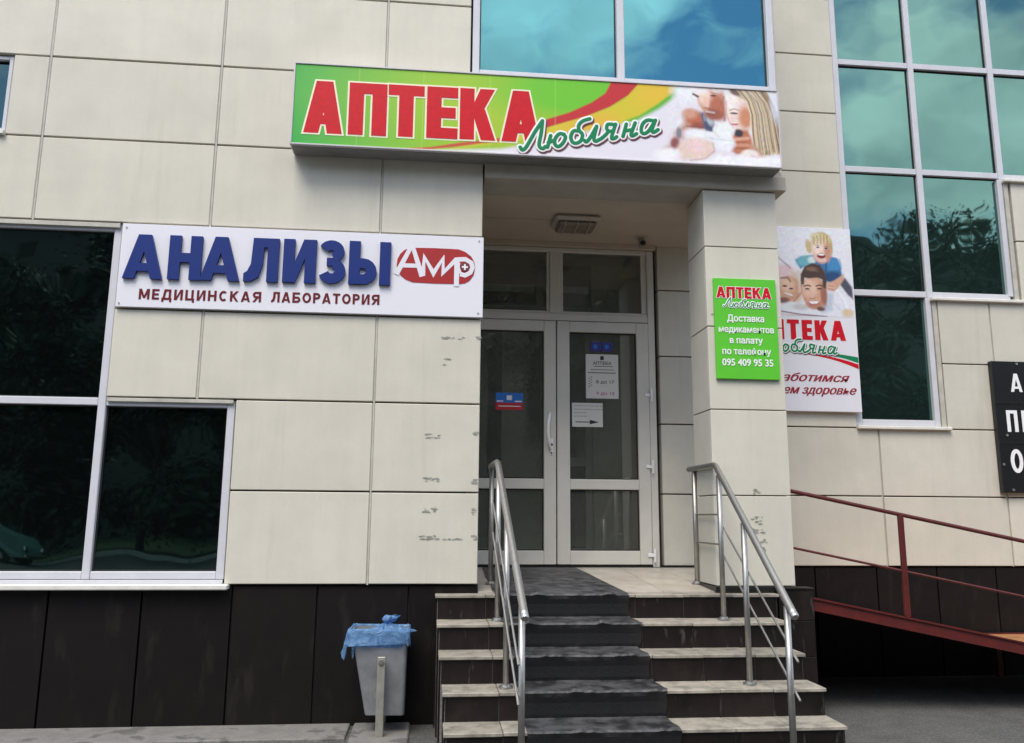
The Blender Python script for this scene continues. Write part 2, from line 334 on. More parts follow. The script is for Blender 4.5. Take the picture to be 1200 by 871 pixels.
def poly_mesh(items, grow, depth, sx=1, sz=1, xf=None, round_caps=False, step=.00005):
    """items from glyph(); front faces at y=0 (stepped by a hair), sides back to y=depth"""
    bm = bmesh.new(); lv = 0
    f = xf or (lambda x, z: (x*sx, z*sz))
    def emit(poly):
        nonlocal lv
        y = -(lv % 23)*step; lv += 1
        q = [bm.verts.new((x, y, z)) for x, z in poly]; b = [bm.verts.new((x, depth, z)) for x, z in poly]
        try: bm.faces.new(q)
        except ValueError: return
        n = len(q)
        for i in range(n): bm.faces.new([q[i], q[(i+1) % n], b[(i+1) % n], b[i]])
    for it in items:
        if it[0] == 'p': emit(offset_poly([f(*p) for p in it[1]], grow))
        else:
            pts = [f(*p) for p in it[1]]; t = it[2]*(sz if xf is None else 1)+2*grow
            if not round_caps:        # lengthen the ends by the growth
                a, b = np.array(pts[0]), np.array(pts[1]); pts[0] = tuple(a+(a-b)/(np.hypot(*(a-b))+1e-9)*grow)
                a, b = np.array(pts[-1]), np.array(pts[-2]); pts[-1] = tuple(a+(a-b)/(np.hypot(*(a-b))+1e-9)*grow)
            l_, r_ = ribbon(pts, t); y = -(lv % 23)*step; lv += 1
            rows = []
            for a, b in zip(l_, r_):
                rows.append([bm.verts.new((a[0], y, a[1])), bm.verts.new((b[0], y, b[1])), bm.verts.new((a[0], depth, a[1])), bm.verts.new((b[0], depth, b[1]))])
            for A, B in zip(rows, rows[1:]):
                bm.faces.new([A[0], B[0], B[1], A[1]]); bm.faces.new([A[0], A[2], B[2], B[0]]); bm.faces.new([A[1], B[1], B[3], A[3]])
            bm.faces.new([rows[0][0], rows[0][1], rows[0][3], rows[0][2]]); bm.faces.new([rows[-1][0], rows[-1][2], rows[-1][3], rows[-1][1]])
            if round_caps:
                for c in (pts[0], pts[-1]): emit([(c[0]+t/2*math.cos(a*math.pi/6), c[1]+t/2*math.sin(a*math.pi/6)) for a in range(12)])
    return bm
def fixn(me):       # front faces must look at -Y
    return me
def word(parent, text, x, z, hgt, widths, gap, v, h, y, depth, m, name='letter', outline=None, slope=0., tweak=None):
    """block capitals as separate letter parts; x,z = lower left; widths in metres (number or per-letter list)"""
    cx = x
    for i, ch in enumerate(text):
        if ch == ' ': cx += gap*5; continue
        w = widths[i] if isinstance(widths, (list, tuple)) else widths*{'А': 1.08, 'Д': 1.15, 'М': 1.22, 'Ы': 1.35, 'О': 1.08, 'Ц': 1.05, 'Е': .82, 'Т': .92, 'Р': .9, 'З': .86, 'Л': 1.05}.get(ch, 1.)
        if tweak and i in tweak: cx = tweak[i]
        g = glyph(ch, w/hgt, v, h); zz = z+slope*(cx-x)
        if outline:
            om, og, od = outline
            put(name+'_outline', poly_mesh(g, og, depth, hgt, hgt), parent, (cx, y+od+(i % 2)*.00125, zz), om)
        put(name, poly_mesh(g, 0, depth, hgt, hgt), parent, (cx, y, zz), m)
        cx += w+gap
    return cx
def smooth_line(pts, n=5):
    P = [np.array(p, float) for p in pts]
    if len(P) < 3: return [tuple(p) for p in P]
    P = [2*P[0]-P[1]]+P+[2*P[-1]-P[-2]]; out = []
    for i in range(1, len(P)-2):
        for k in range(n):
            t = k/n; a, b, c, d = P[i-1:i+3]
            out.append(tuple(.5*((2*b)+(-a+c)*t+(2*a-5*b+4*c-d)*t*t+(-a+3*b-3*c+d)*t**3)))
    out.append(tuple(P[-2])); return out
# handwriting "Любляна": strokes in metres for a word 1.0 long
_SCR = [[(.241, 3.009), (.255, 2.989), (.279, 3.006), (.308, 3.058), (.346, 3.132), (.399, 3.218)], [(.399, 3.218), (.39, 3.124), (.375, 3.031), (.4, 3.007), (.419, 3.023)],
 [(.458, 3.108), (.435, 3.019)], [(.441, 3.055), (.482, 3.073)], [(.555, 3.123), (.521, 3.126), (.491, 3.089), (.487, 3.048), (.511, 3.028), (.545, 3.056), (.564, 3.103), (.545, 3.125)],
 [(.667, 3.155), (.623, 3.153), (.603, 3.11), (.613, 3.07), (.642, 3.061), (.676, 3.084), (.686, 3.131), (.662, 3.16), (.662, 3.202), (.692, 3.234), (.741, 3.253)],
 [(.701, 3.085), (.715, 3.075), (.745, 3.113), (.79, 3.198)], [(.79, 3.198), (.769, 3.104), (.784, 3.084), (.813, 3.101)],
 [(.928, 3.222), (.897, 3.118), (.915, 3.112), (.935, 3.126)], [(.928, 3.217), (.874, 3.219), (.863, 3.187), (.878, 3.167), (.912, 3.169)], [(.878, 3.167), (.853, 3.135), (.818, 3.102)],
 [(1.007, 3.227), (.981, 3.131)], [(.993, 3.174), (1.051, 3.187)], [(1.072, 3.241), (1.04, 3.15), (1.055, 3.141), (1.08, 3.158)],
 [(1.212, 3.264), (1.162, 3.267), (1.126, 3.233), (1.115, 3.18), (1.135, 3.161), (1.17, 3.184), (1.206, 3.243)], [(1.222, 3.27), (1.195, 3.195), (1.205, 3.175), (1.24, 3.198)]]
def script_word(parent, x, z, scale, y, t, layers, shear_fix=0., name='script_lettering'):
    """layers: list of (material, extra thickness, y offset, dx, dz); each stroke a flattened round-ended tube"""
    for m, g, dy, dx, dz in layers:
        bm = bmesh.new(); R_ = (t/2+g)*scale
        for k, st_ in enumerate(_SCR):
            P = smooth_line([((p[0]-.241)*scale, (p[1]-3.0-shear_fix*(p[0]-.241))*scale) for p in st_], 4)
            V_ = [Vector((a, 0, b)) for a, b in P]; d0 = (V_[0]-V_[1]).normalized(); d1 = (V_[-1]-V_[-2]).normalized()
            pts = [V_[0]+d0*R_*.98, V_[0]+d0*R_*.75, V_[0]+d0*R_*.35]+V_+[V_[-1]+d1*R_*.35, V_[-1]+d1*R_*.75, V_[-1]+d1*R_*.98]
            tube(bm, pts, [R_*.2, R_*.66, R_*.94]+[R_]*len(V_)+[R_*.94, R_*.66, R_*.2], 12)
        for v in bm.verts: v.co.y *= .0009/R_
        put(name, bm, parent, (x+dx*scale, y+dy, z+dz*scale), m)
def text_part(parent, body, x, z, size, y, m, name='lettering', off=.0, shear=0., width=None, align='LEFT', spacing=1.):
    c = bpy.data.curves.new('t', 'FONT'); c.body = body; c.size = 1; c.offset = off; c.shear = shear; c.extrude = .004; c.resolution_u = 3; c.space_character = spacing
    o = bpy.data.objects.new('t', c); COL.objects.link(o)
    dg = bpy.context.evaluated_depsgraph_get(); dg.update()
    me = bpy.data.meshes.new_from_object(o.evaluated_get(dg), depsgraph=dg); bpy.data.objects.remove(o); bpy.data.curves.remove(c)
    me.materials.clear(); me.materials.append(m)
    n = len(me.vertices); a = np.empty(n*3, np.float32); me.vertices.foreach_get('co', a); a = a.reshape(-1, 3)
    w0, w1 = a[:, 0].min(), a[:, 0].max(); sx = size if width is None else width/(w1-w0)
    ax = (a[:, 0]-w0)*sx
    if align == 'CENTER': ax -= (w1-w0)*sx/2
    b = np.stack([ax, -a[:, 2]*.12, a[:, 1]*size], 1).astype(np.float32); me.vertices.foreach_set('co', b.ravel()); me.update()
    return put(name, me, parent, (x, y, z))

# ------------------------------------------------------------------ printed pictures: a small painter onto vertex colours
class Paint:
    def __init__(s, x0, x1, z0, z1, res=.006, base=(1, 1, 1)):
        s.x0, s.x1, s.z0, s.z1 = x0, x1, z0, z1; s.nx = int((x1-x0)/res)+1; s.nz = int((z1-z0)/res)+1
        s.X, s.Z = np.meshgrid(np.linspace(x0, x1, s.nx), np.linspace(z0, z1, s.nz)); s.C = np.ones((s.nz, s.nx, 3))*np.array(base)
    def mix(s, a, col): s.C = s.C*(1-a[..., None])+np.array(col)*a[..., None]
    def poly(s, pts, col, soft=0., op=1.):
        ins = np.zeros(s.X.shape, bool); dmin = np.full(s.X.shape, 1e9)
        for (xa, za), (xb, zb) in zip(pts, pts[1:]+pts[:1]):
            c = ((za > s.Z) != (zb > s.Z)) & (s.X < (xb-xa)*(s.Z-za)/((zb-za) or 1e-12)+xa); ins ^= c
            ex, ez = xb-xa, zb-za; t = np.clip(((s.X-xa)*ex+(s.Z-za)*ez)/(ex*ex+ez*ez+1e-12), 0, 1)
            dmin = np.minimum(dmin, np.hypot(s.X-xa-t*ex, s.Z-za-t*ez))
        d = np.where(ins, dmin, -dmin); s.mix(np.clip(.5+d/(2*max(soft, .0035)), 0, 1)*op, col)
    def ell(s, cx, cz, rx, rz, col, soft=.3, rot=0., op=1.):
        c, q = math.cos(rot), math.sin(rot); u = ((s.X-cx)*c+(s.Z-cz)*q)/rx; v = (-(s.X-cx)*q+(s.Z-cz)*c)/rz
        s.mix(np.clip((1-np.hypot(u, v))/soft+.5, 0, 1)*op, col)
    def line(s, pts, w, col, soft=.004, op=1.):
        dmin = np.full(s.X.shape, 1e9)
        for (xa, za), (xb, zb) in zip(pts, pts[1:]):
            ex, ez = xb-xa, zb-za; t = np.clip(((s.X-xa)*ex+(s.Z-za)*ez)/(ex*ex+ez*ez+1e-12), 0, 1)
            dmin = np.minimum(dmin, np.hypot(s.X-xa-t*ex, s.Z-za-t*ez))
        s.mix(np.clip((w/2-dmin)/soft+.5, 0, 1)*op, col)
    def rough(s, x0, warp=.006, grain=.10, seed=3):
        g = np.random.default_rng(seed)
        def fld(step):
            a = g.normal(size=(s.nz//step+3, s.nx//step+3)); zi = np.arange(s.nz)/step; xi = np.arange(s.nx)/step
            z0 = zi.astype(int); x0_ = xi.astype(int); fz = (zi-z0)[:, None]; fx = (xi-x0_)[None]; fz = fz*fz*(3-2*fz); fx = fx*fx*(3-2*fx)
            A = a[z0][:, x0_]; B_ = a[z0][:, x0_+1]; C_ = a[z0+1][:, x0_]; D_ = a[z0+1][:, x0_+1]
            return (A*(1-fx)+B_*fx)*(1-fz)+(C_*(1-fx)+D_*fx)*fz
        res = (s.x1-s.x0)/(s.nx-1); k = warp/res; m = np.clip((s.X-x0)/.04, 0, 1)
        dx = (fld(6)*.8+fld(3)*.5)*k*m; dz = (fld(6)*.8+fld(3)*.5)*k*m
        jj, ii = np.meshgrid(np.arange(s.nx), np.arange(s.nz)); xi = np.clip(np.rint(jj+dx), 0, s.nx-1).astype(int); zi = np.clip(np.rint(ii+dz), 0, s.nz-1).astype(int)
        s.C = s.C[zi, xi]; l = 1+(fld(2)*.5+fld(5)*.7+fld(1)*.3)*grain*m
        s.C = s.C*l[..., None]*(1+np.stack([fld(3), fld(4), fld(3)], -1)*.04*m[..., None])
    def build(s, name, parent, y, m):
        nx, nz = s.nx, s.nz
        V = np.stack([s.X.ravel(), np.zeros(nx*nz), s.Z.ravel()], 1)
        i = np.arange((nx-1)*(nz-1)); r, c = i//(nx-1), i % (nx-1); a = r*nx+c
        F = np.stack([a, a+1, a+nx+1, a+nx], 1)
        me = bpy.data.meshes.new(name); me.vertices.add(len(V)); me.vertices.foreach_set('co', V.astype(np.float32).ravel())
        me.loops.add(F.size); me.loops.foreach_set('vertex_index', F.ravel().astype(np.int32)); me.polygons.add(len(F)); me.polygons.foreach_set('loop_start', (np.arange(len(F))*4).astype(np.int32))
        me.update(calc_edges=True); me.validate()
        at = me.color_attributes.new('Col', 'FLOAT_COLOR', 'POINT'); cc_ = np.clip(s.C, 0, 1).reshape(-1, 3)
        at.data.foreach_set('color', np.concatenate([cc_, np.ones((len(V), 1))], 1).astype(np.float32).ravel())
        me.materials.append(m); return put(name, me, parent, (0, y, 0))

# ================================================================== GROUND AND STREET
def sheet(name, x0, x1, y0, y1, z, m, res=None):
    return put(name, ([(x0, y0, z), (x1, y0, z), (x1, y1, z), (x0, y1, z)], [], [(0, 1, 2, 3)]), None, m=m)
tag(sheet('ground', -400, 400, -400, 400, GZ-.006, MT['grassm']), None, None, kind='structure')
tag(sheet('road', -60, 60, -21.5, 6, GZ, MT['asphalt']), None, None, kind='structure')
bm = bmesh.new(); bx(bm, -4.6, -.80, -.33, .02, GZ-.05, GZ+.018, .006)
tag(put('pavement', bm, m=MT['concrete']), None, None, kind='structure')
bm = bmesh.new()
for i in range(60): bx(bm, -60+i*2, -60+i*2+1.985, -21.7, -21.5, GZ-.1, GZ+.14, .01)
tag(put('kerb', bm, m=MT['kerb']), None, None, kind='structure')

# ================================================================== BUILDING
B = root('clinic_building', 'beige panelled clinic building with dark plinth, mirrored windows and recessed entrance porch', 'building', (0, 0, GZ))
def panels(wall, rows, ybase, z0):
    """rows: (k, [x boundaries]) with k in row units of 0.6 m above z0"""
    for k, xs in rows:
        za, zb = z0+k*.6, z0+(k+1)*.6
        for a, b in zip(xs, xs[1:]):
            d = rnd.uniform(-.0012, .0012)
            slab('wall_panel', a+.008, b-.008, ybase+d, ybase+.084, za+.0055, zb-.0055, MT['panel'], wall, .004)
def vstrips(wall, segs, yb):
    for x, z0, z1 in segs:
        bm = bmesh.new(); bx(bm, -.0062, .0062, .0022, .03, 0, z1-z0); put('joint_strip', bm, wall, (x, yb, z0), MT['joint'])
# --- front (left) wall
J = [-4.212, -3.05, -1.887, -.725, 0.]
wl = put('wall', box(-6, -.09, .086, .36, 0, 6.6), B, (0, 0, 0), MT['backing'])
WX, WX2 = -2.470, -1.640      # right edges of the tall and the low window openings
panels(wl, [(0, [WX2, J[3], 0]), (1, [WX2, J[3], 0]), (2, [WX, J[2], J[3], 0]), (3, [WX, J[2], J[3], 0]), (4, [-5.37]+J),
            (5, [-3.30, J[1]][:0]+[-3.30, J[1], J[2], J[3], 0]), (6, [-5.37]+J[:4]+[-.105]), (7, [-5.37]+J[:4]+[-.105]), (8, [-5.37]+J[:4]+[-.105]), (9, [-5.37]+J[:4]+[-.105])], 0., 0.)
vstrips(wl, [(J[3], 0, 6), (J[2], 1.2, 6), (J[1], 2.4, 6), (J[0], 2.4, 3.0), (J[0], 3.6, 6)], 0)
put('wall_return', box(-.088, -.004, .087, YB-.05, -.05, 2.845), B, (0, 0, 0), MT['panel'])
# --- set-back (right) wall
ZR = .040
wr = put('wall', box(1.62, 9.5, YB+.086, YB+.36, GZ, 7), B, (0, 0, 0), MT['backing'])
q0, q1, q2, q3_ = 2.46, 3.622, 4.787, 5.95
panels(wr, [(0, [1.635, q0, q1, q2, q3_, 7.1, 8.3]), (1, [1.635, q0, q1, q2, q3_, 7.1, 8.3]),
            (2, [1.635, q0, 3.43][:3]), (3, [1.635, q0, 3.43]), (2, [4.275, q2, q3_, 7.1, 8.3]), (3, [4.275, q2, q3_, 7.1, 8.3]),
            (4, [1.635, q0, 3.43]), (5, [1.635, q0, 3.43]), (4, [5.12, q3_, 7.1, 8.3]), (5, [5.12, q3_, 7.1, 8.3]),
            (6, [q0-.3, 3.43]), (7, [q0-.3, 3.43]), (8, [q0-.3, 3.43]), (9, [q0-.3, 3.43]), (10, [q0-.3, 3.43]), (6, [5.96, 7.1, 8.3]), (7, [5.96, 7.1, 8.3])], YB, ZR)
vstrips(wr, [(q1, ZR, ZR+1.2), (q2, ZR, ZR+2.4), (q3_, ZR, ZR+3.6), (q0, ZR, ZR+3.6)], YB+.010)
# --- plinths of dark stone slabs
p1 = put('plinth', box(-6, -.0, .06, .34, GZ, -.002), B, (0, 0, 0), MT['backing'])
xs = [-5.53, -4.96, -4.4, -3.83, -3.268, -2.706, -2.139, -1.581, -1.044, -.456, -.004]
for a, b in zip(xs, xs[1:]):
    slab('plinth_slab', a+.006, b-.006, .022, .055, GZ, -.010, MT['plinth'], p1, .0015)
p2 = put('plinth', box(2.26, 9.5, YB+.055, YB+.085, GZ, ZR-.002), B, (0, 0, 0), MT['backing'])
xs = [2.28, 2.41, 2.965, 3.522, 4.071, 4.618, 5.17, 5.72, 6.27, 6.82, 7.4, 8.0]
for a, b in zip(xs, xs[1:]):
    slab('plinth_slab', a+.006, b-.006, YB+.016, YB+.052, GZ, ZR-.012, MT['plinth'], p2, .0015)
# --- windows
def window(name, x0, x1, z0, z1, yb, xm=(), zm=(), gm='glass', fr=.05, depth=.05, sides='LRTB', mw=None):
    """frame + mullions + transoms as one frame mesh, every pane a child"""
    w = root(name, None, None, ((x0+x1)/2, yb, z0)); w.parent = B; w.location = Vector(((x0+x1)/2, yb, z0))-WL[B.name]
    bm = bmesh.new(); y0, y1 = yb, yb+depth; c = WL[w.name]; mw = mw or fr
    if 'L' in sides: bx(bm, x0, x0+fr, y0, y1, z0, z1, .004)
    if 'R' in sides: bx(bm, x1-fr, x1, y0, y1, z0, z1, .004)
    xa, xb = x0+(fr+.0006 if 'L' in sides else 0), x1-(fr+.0006 if 'R' in sides else 0)
    if 'B' in sides: bx(bm, xa, xb, y0+.002, y1-.002, z0, z0+fr, .004)
    if 'T' in sides: bx(bm, xa, xb, y0+.002, y1-.002, z1-fr, z1, .004)
    for x in xm: bx(bm, x-mw/2, x+mw/2, y0-.003, y1+.001, z0+.001, z1-.001, .004)
    X = [xa]+[v for x in xm for v in (x-mw/2, x+mw/2)]+[xb]
    for z in zm:
        for i in range(0, len(X), 2): bx(bm, X[i]+.0006, X[i+1]-.0006, y0+.002, y1-.002, z-mw/2, z+mw/2, .004)
    bmesh.ops.translate(bm, verts=bm.verts, vec=-c); put('window_frame', bm, w, c, MT['frame'])
    Z = [z0+(fr if 'B' in sides else 0)]+[v for z in zm for v in (z-mw/2, z+mw/2)]+[z1-(fr if 'T' in sides else 0)]
    for i in range(0, len(X), 2):
        for k in range(0, len(Z), 2):
            a, b, e, f = X[i], X[i+1], Z[k], Z[k+1]
            g = bmesh.new(); s_ = .009    # black gasket round the pane
            yy = yb+depth*.62
            for q in ((a, b, e, e+s_), (a, b, f-s_, f), (a, a+s_, e+s_, f-s_), (b-s_, b, e+s_, f-s_)): bx(g, q[0], q[1], yy-.004, yy+.002, q[2], q[3])
            put('gasket', g, w, (0, 0, 0), MT['gasket'])
            tx, tz = rnd.uniform(-.004, .004), rnd.uniform(-.004, .004); hw, hh = (b-a)/2, (f-e)/2
            vs = [(sx*hw, tx*sx*hw+tz*sz*hh, sz*hh) for sx, sz in ((-1, -1), (1, -1), (1, 1), (-1, 1))]
            vb = [(x, y+.006, z) for x, y, z in vs]
            o = put('window_pane', (vs+vb, [], [(0, 1, 2, 3), (7, 6, 5, 4), (0, 4, 5, 1), (1, 5, 6, 2), (2, 6, 7, 3), (3, 7, 4, 0)]), w, ((a+b)/2, yy+.004, (e+f)/2), MT[gm])
    return w
YW = .022
# stepped ground floor window: tall bay and low bay share the mullion at x=-2.49
window('window', -5.2, WX-.001, .032, 2.395, YW, xm=(-3.78,), zm=(1.172,), fr=.05, gm='glassd')
window('window', WX+.001, WX2-.002, .032, 1.195, YW, fr=.05, sides='RTB', gm='glassd')
window('window', -5.2, -3.305, 3.03, 3.595, YW, fr=.028, gm='glassd')
slab('window_sill', -5.3, -1.60, -.055, .075, -.028, .006, MT['sill'], B, .006)
slab('window_sill', -5.3, WX2-.004, .006, .0215, .0062, .031, MT['frame'], B, .002)
slab('window_sill', -5.3, -3.29, -.03, .02, 2.992, 3.024, MT['sill'], B, .004)
slab('window_head', -5.2, WX-.01, .001, .021, 2.365, 2.3965, MT['joint'], B, .002)
slab('window_head', WX+.01, WX2-.01, .001, .021, 1.172, 1.1965, MT['joint'], B, .002)
# window above the sign (front of the bay over the porch)
put('bay_wall', box(-.10, 2.225, .10, .30, 2.96, 6.6), B, (0, 0, 0), MT['backing'])
window('window', -.098, 2.23, 3.645, 6.2, .0, xm=(1.022,), fr=.052, depth=.075, mw=.056, gm='glassb')
slab('bay_fascia', .004, 2.224, .003, .098, 3.002, 3.64, MT['panel'], B, .003)
bm = bmesh.new()
for k in range(6): bx(bm, 0, .05, 0, 1.4, k*.6+.004, k*.6+.596, .003)
put('bay_side_wall', bm, B, (2.2255, .082, 3.0), MT['panel'])
# stair window, stepped up to the right
CW = YB+.02
window('window', 3.432, 4.20-.0005, 1.262, 6.9, CW, zm=(2.492, 3.70, 4.80, 5.9), fr=.058, sides='LB')
window('window', 4.2005, 5.03-.0005, 2.462, 6.9, CW, zm=(3.70, 4.80, 5.9), fr=.058, sides='LB')
window('window', 5.0305, 5.94, 3.66, 6.9, CW, zm=(4.80, 5.9), fr=.058, sides='LB')
slab('window_jamb', 4.178, 4.228, CW-.004, CW+.05, 1.262, 2.461, MT['frame'], B, .004); slab('window_jamb', 5.008, 5.058, CW-.004, CW+.05, 2.5, 3.659, MT['frame'], B, .004)
for x0, x1, z in ((3.42, 4.30, 1.25), (4.215, 5.14, 2.45), (5.05, 5.98, 3.647)):
    slab('window_sill', x0, x1, YB-.035, YB+.02, z-.022, z+.008, MT['sill'], B, .005)
for x0, z0, z1 in ((4.232, 1.262, 2.43), (5.062, 2.462, 3.63)):
    slab('window_reveal', x0, x0+.042, YB+.004, YB+.07, z0, z1, MT['joint'], B, .002)
# --- lintel, column, ceiling
slab('lintel', .004, 2.252, -.028, .30, 2.842, 2.958, MT['stucco'], B, .006)
slab('lintel', .004, 2.235, .003, .10, 2.959, 3.0, MT['stucco'], B, .003)
cl = put('column', box(1.64, 2.155, .03, .36, -.06, 2.84), B, (0, 0, 0), MT['backing'])
for k in range(5):
    za, zb = k*.6, min((k+1)*.6, 2.838)
    if k == 0: za = -.012
    slab('column_panel', 1.620, 2.176, .0, .028, za+.003, zb-.004, MT['panel'], cl, .003)
    slab('column_panel', 1.6205, 1.640, .029, .388, za+.003, zb-.004, MT['panel'], cl, .003)
    slab('column_panel', 2.156, 2.1755, .029, .388, za+.003, zb-.004, MT['panel'], cl, .003)
    slab('column_panel', 1.641, 2.155, .361, .388, za+.003, zb-.004, MT['panel'], cl, .003)
slab('ceiling', .0, 2.22, .301, .765, 2.842, 2.87, MT['ceiling'], B, .002)
slab('ceiling', .0, .60, .775, YB+.05, 2.842, 2.87, MT['ceiling'], B, .002)
slab('ceiling', .6005, 2.22, .7655, YB+.05, 2.8415, 2.87, MT['ceiling'], B, .002)
put('upper_slab', box(-.08, 2.222, .302, YB+.08, 2.872, 2.95), B, (0, 0, 0), MT['backing'])
slab('ceiling_trim', 0, 1.62, YB-.045, YB-.002, 2.800, 2.8405, MT['ceiling'], B, .002)
# --- doors
D = MT['upvc']; YD = YB
df = root('door_frame', None, None, (.7, YD, .03)); df.parent = B; df.location = WL[df.name]-WL[B.name]
bm = bmesh.new()
bx(bm, -.17, -.11, YD, YD+.07, .03, 2.80, .004); bx(bm, 1.545, 1.605, YD, YD+.07, .03, 2.80, .004)
bx(bm, -.109, 1.544, YD+.001, YD+.069, 2.762, 2.80, .004); bx(bm, -.109, 1.544, YD+.001, YD+.069, 2.135, 2.200, .004)
bx(bm, .672, .762, YD+.002, YD+.068, 2.201, 2.761, .004)
bx(bm, -.109, .671, YD+.012, YD+.06, 2.201, 2.222, .003); bx(bm, .763, 1.544, YD+.012, YD+.06, 2.201, 2.222, .003)
bx(bm, 1.495, 1.544, YD+.012, YD+.06, 2.223, 2.761, .003); bx(bm, .763, .79, YD+.012, YD+.06, 2.223, 2.761, .003); bx(bm, .645, .671, YD+.012, YD+.06, 2.223, 2.761, .003)
put('frame', bm, df, (0, 0, 0), D)
for a, b in ((-.109, .645), (.79, 1.495)):
    slab('transom_pane', a, b, YD+.03, YD+.036, 2.223, 2.76, MT['dglass'], df, 0)
slab('threshold', -.11, 1.545, YD-.01, YD+.07, .022, .045, MT['dark'], B, .002)
def leaf(x0, x1, px0, px1, hinge_side):
    d = root('door', None, None, ((x0+x1)/2, YD, .05)); d.parent = B; d.location = WL[d.name]-WL[B.name]
    bm = bmesh.new(); y0, y1 = YD-.012, YD+.05
    bx(bm, x0, px0, y0, y1, .052, 2.128, .005); bx(bm, px1, x1, y0, y1, .052, 2.128, .005)
    bx(bm, px0+.0005, px1-.0005, y0+.002, y1-.002, .052, .165, .004); bx(bm, px0+.0005, px1-.0005, y0+.002, y1-.002, .672, .758, .004); bx(bm, px0+.0005, px1-.0005, y0+.002, y1-.002, 2.035, 2.128, .004)
    put('door_sash', bm, d, (0, 0, 0), D)
    for e, f in ((.165, .672), (.758, 2.035)):
        slab('pane', px0+.001, px1-.001, YD+.020, YD+.026, e, f, MT['dglass'], d, 0)
        g = bmesh.new(); s_ = .010; yy = YD+.012
        for q in ((px0, px1, e, e+s_), (px0, px1, f-s_, f), (px0, px0+s_, e+s_, f-s_), (px1-s_, px1, e+s_, f-s_)): bx(g, q[0]+.0006, q[1]-.0006, yy-.004, yy+.006, q[2]+.0006, q[3]-.0006)
        put('gasket', g, d, (0, 0, 0), MT['gasket'])
    for z in (.13, .87, 1.49) if hinge_side else ():
        h = bmesh.new(); bx(h, 1.500, 1.552, YD-.022, YD-.0125, z-.015, z+.015, .003); tube(h, [(1.558, YD-.022, z-.055), (1.558, YD-.022, z+.055)], .009, 8)
        put('hinge', h, d, (0, 0, 0), MT['whitep'])
    return d
dl = leaf(-.105, .722, -.0, .618, False); dr = leaf(.732, 1.540, .842, 1.436, True)
hb = bmesh.new(); tube(hb, smooth_line([(.668, YD-.020, 1.315)[:2], (.655, YD-.05)], 2) and [(.672, YD-.014, 1.318), (.660, YD-.045, 1.29), (.648, YD-.062, 1.22), (.644, YD-.066, 1.15), (.650, YD-.062, 1.09), (.664, YD-.045, 1.03), (.676, YD-.014, 1.005)], [.010, .013, .014, .014, .014, .013, .010], 8)
put('handle', hb, dl, (0, 0, 0), MT['whitep'], smooth=True)
slab('lock_plate', .668, .694, YD-.019, YD-.0125, .955, 1.10, MT['whitep'], dl, .003)
kb = tubem([(.681, YD-.024, 1.045), (.681, YD-.019, 1.045)], .012, 10); tube(kb, [(.681, YD-.026, .975), (.681, YD-.019, .975)], .008, 8); put('keyhole', kb, dl, (0, 0, 0), MT['dark'])
# --- lobby behind the doors, with a pale vestibule partition added to catch light
lb = bmesh.new(); bx(lb, -.28, -.22, YB+.1, 5.2, .0, 2.9); bx(lb, 1.75, 1.80, YB+.37, 2.80, .0, 2.9); bx(lb, 2.9, 2.95, 2.81, 5.2, .0, 2.9); bx(lb, -.21, 2.89, 5.15, 5.2, .0, 2.9)
put('lobby_wall', lb, B, (0, 0, 0), MT['lobby'])
slab('lobby_ceiling', -.3, 2.95, YB+.1, 5.2, 2.901, 2.93, MT['lobby'], B, 0)
slab('lobby_floor', -.3, 2.95, YB+.1, 5.2, -.02, .018, MT['floor'], B, 0)
lb = bmesh.new()
for x, w in ((-.21, .08), (.10, .07), (.30, .24), (.66, .05), (1.08, .06)): bx(lb, x, x+w, 1.86, 1.91, .02, 2.30)
bx(lb, -.2, 1.16, 1.861, 1.909, 2.301, 2.40); bx(lb, -.2, 1.74, 1.862, 1.908, 2.80, 2.90); bx(lb, .62, .68, 1.861, 1.909, 2.401, 2.799)
bx(lb, .711, 1.079, 1.862, 1.908, .90, .98); bx(lb, .711, 1.079, 1.862, 1.908, .03, .16)
put('bounce_partition', lb, B, (0, 0, 0), MT['upvc'])  # added partition, kept pale and close to the glass to catch outside light
lb = bmesh.new(); bx(lb, 1.1405, 1.74, 1.80, 1.9, .02, 2.799); bx(lb, .541, .659, 1.864, 1.906, .02, 1.1)
put('lobby_side_wall', lb, B, (0, 0, 0), MT['lobby'])
for x0, x1 in ((.06, .46), (.80, 1.05)): slab('reflection_board', x0, x1, 1.855, 1.90, 2.402, 2.53, MT['red'], B, .002)  # red boards added to stand in for a reflection in the transom glass
for x0, x1 in ((-.15, .60), (.70, 1.12)): slab('reflection_board', x0, x1, 1.853, 1.90, 2.5305, 2.60, MT['whitep'], B, .002)  # pale boards added to stand in for the reflected light band
slab('lobby_counter', .3, 1.5, 3.1, 3.5, .02, 1.05, MT['lobbyd'], B, .01)
slab('lobby_cabinet', .75, 1.05, 2.2, 2.5, .02, 1.35, MT['lobbyd'], B, .01)
slab('lobby_radiator', -.215, -.14, 1.6, 1.85, .15, .75, MT['lobby'], B, .01)

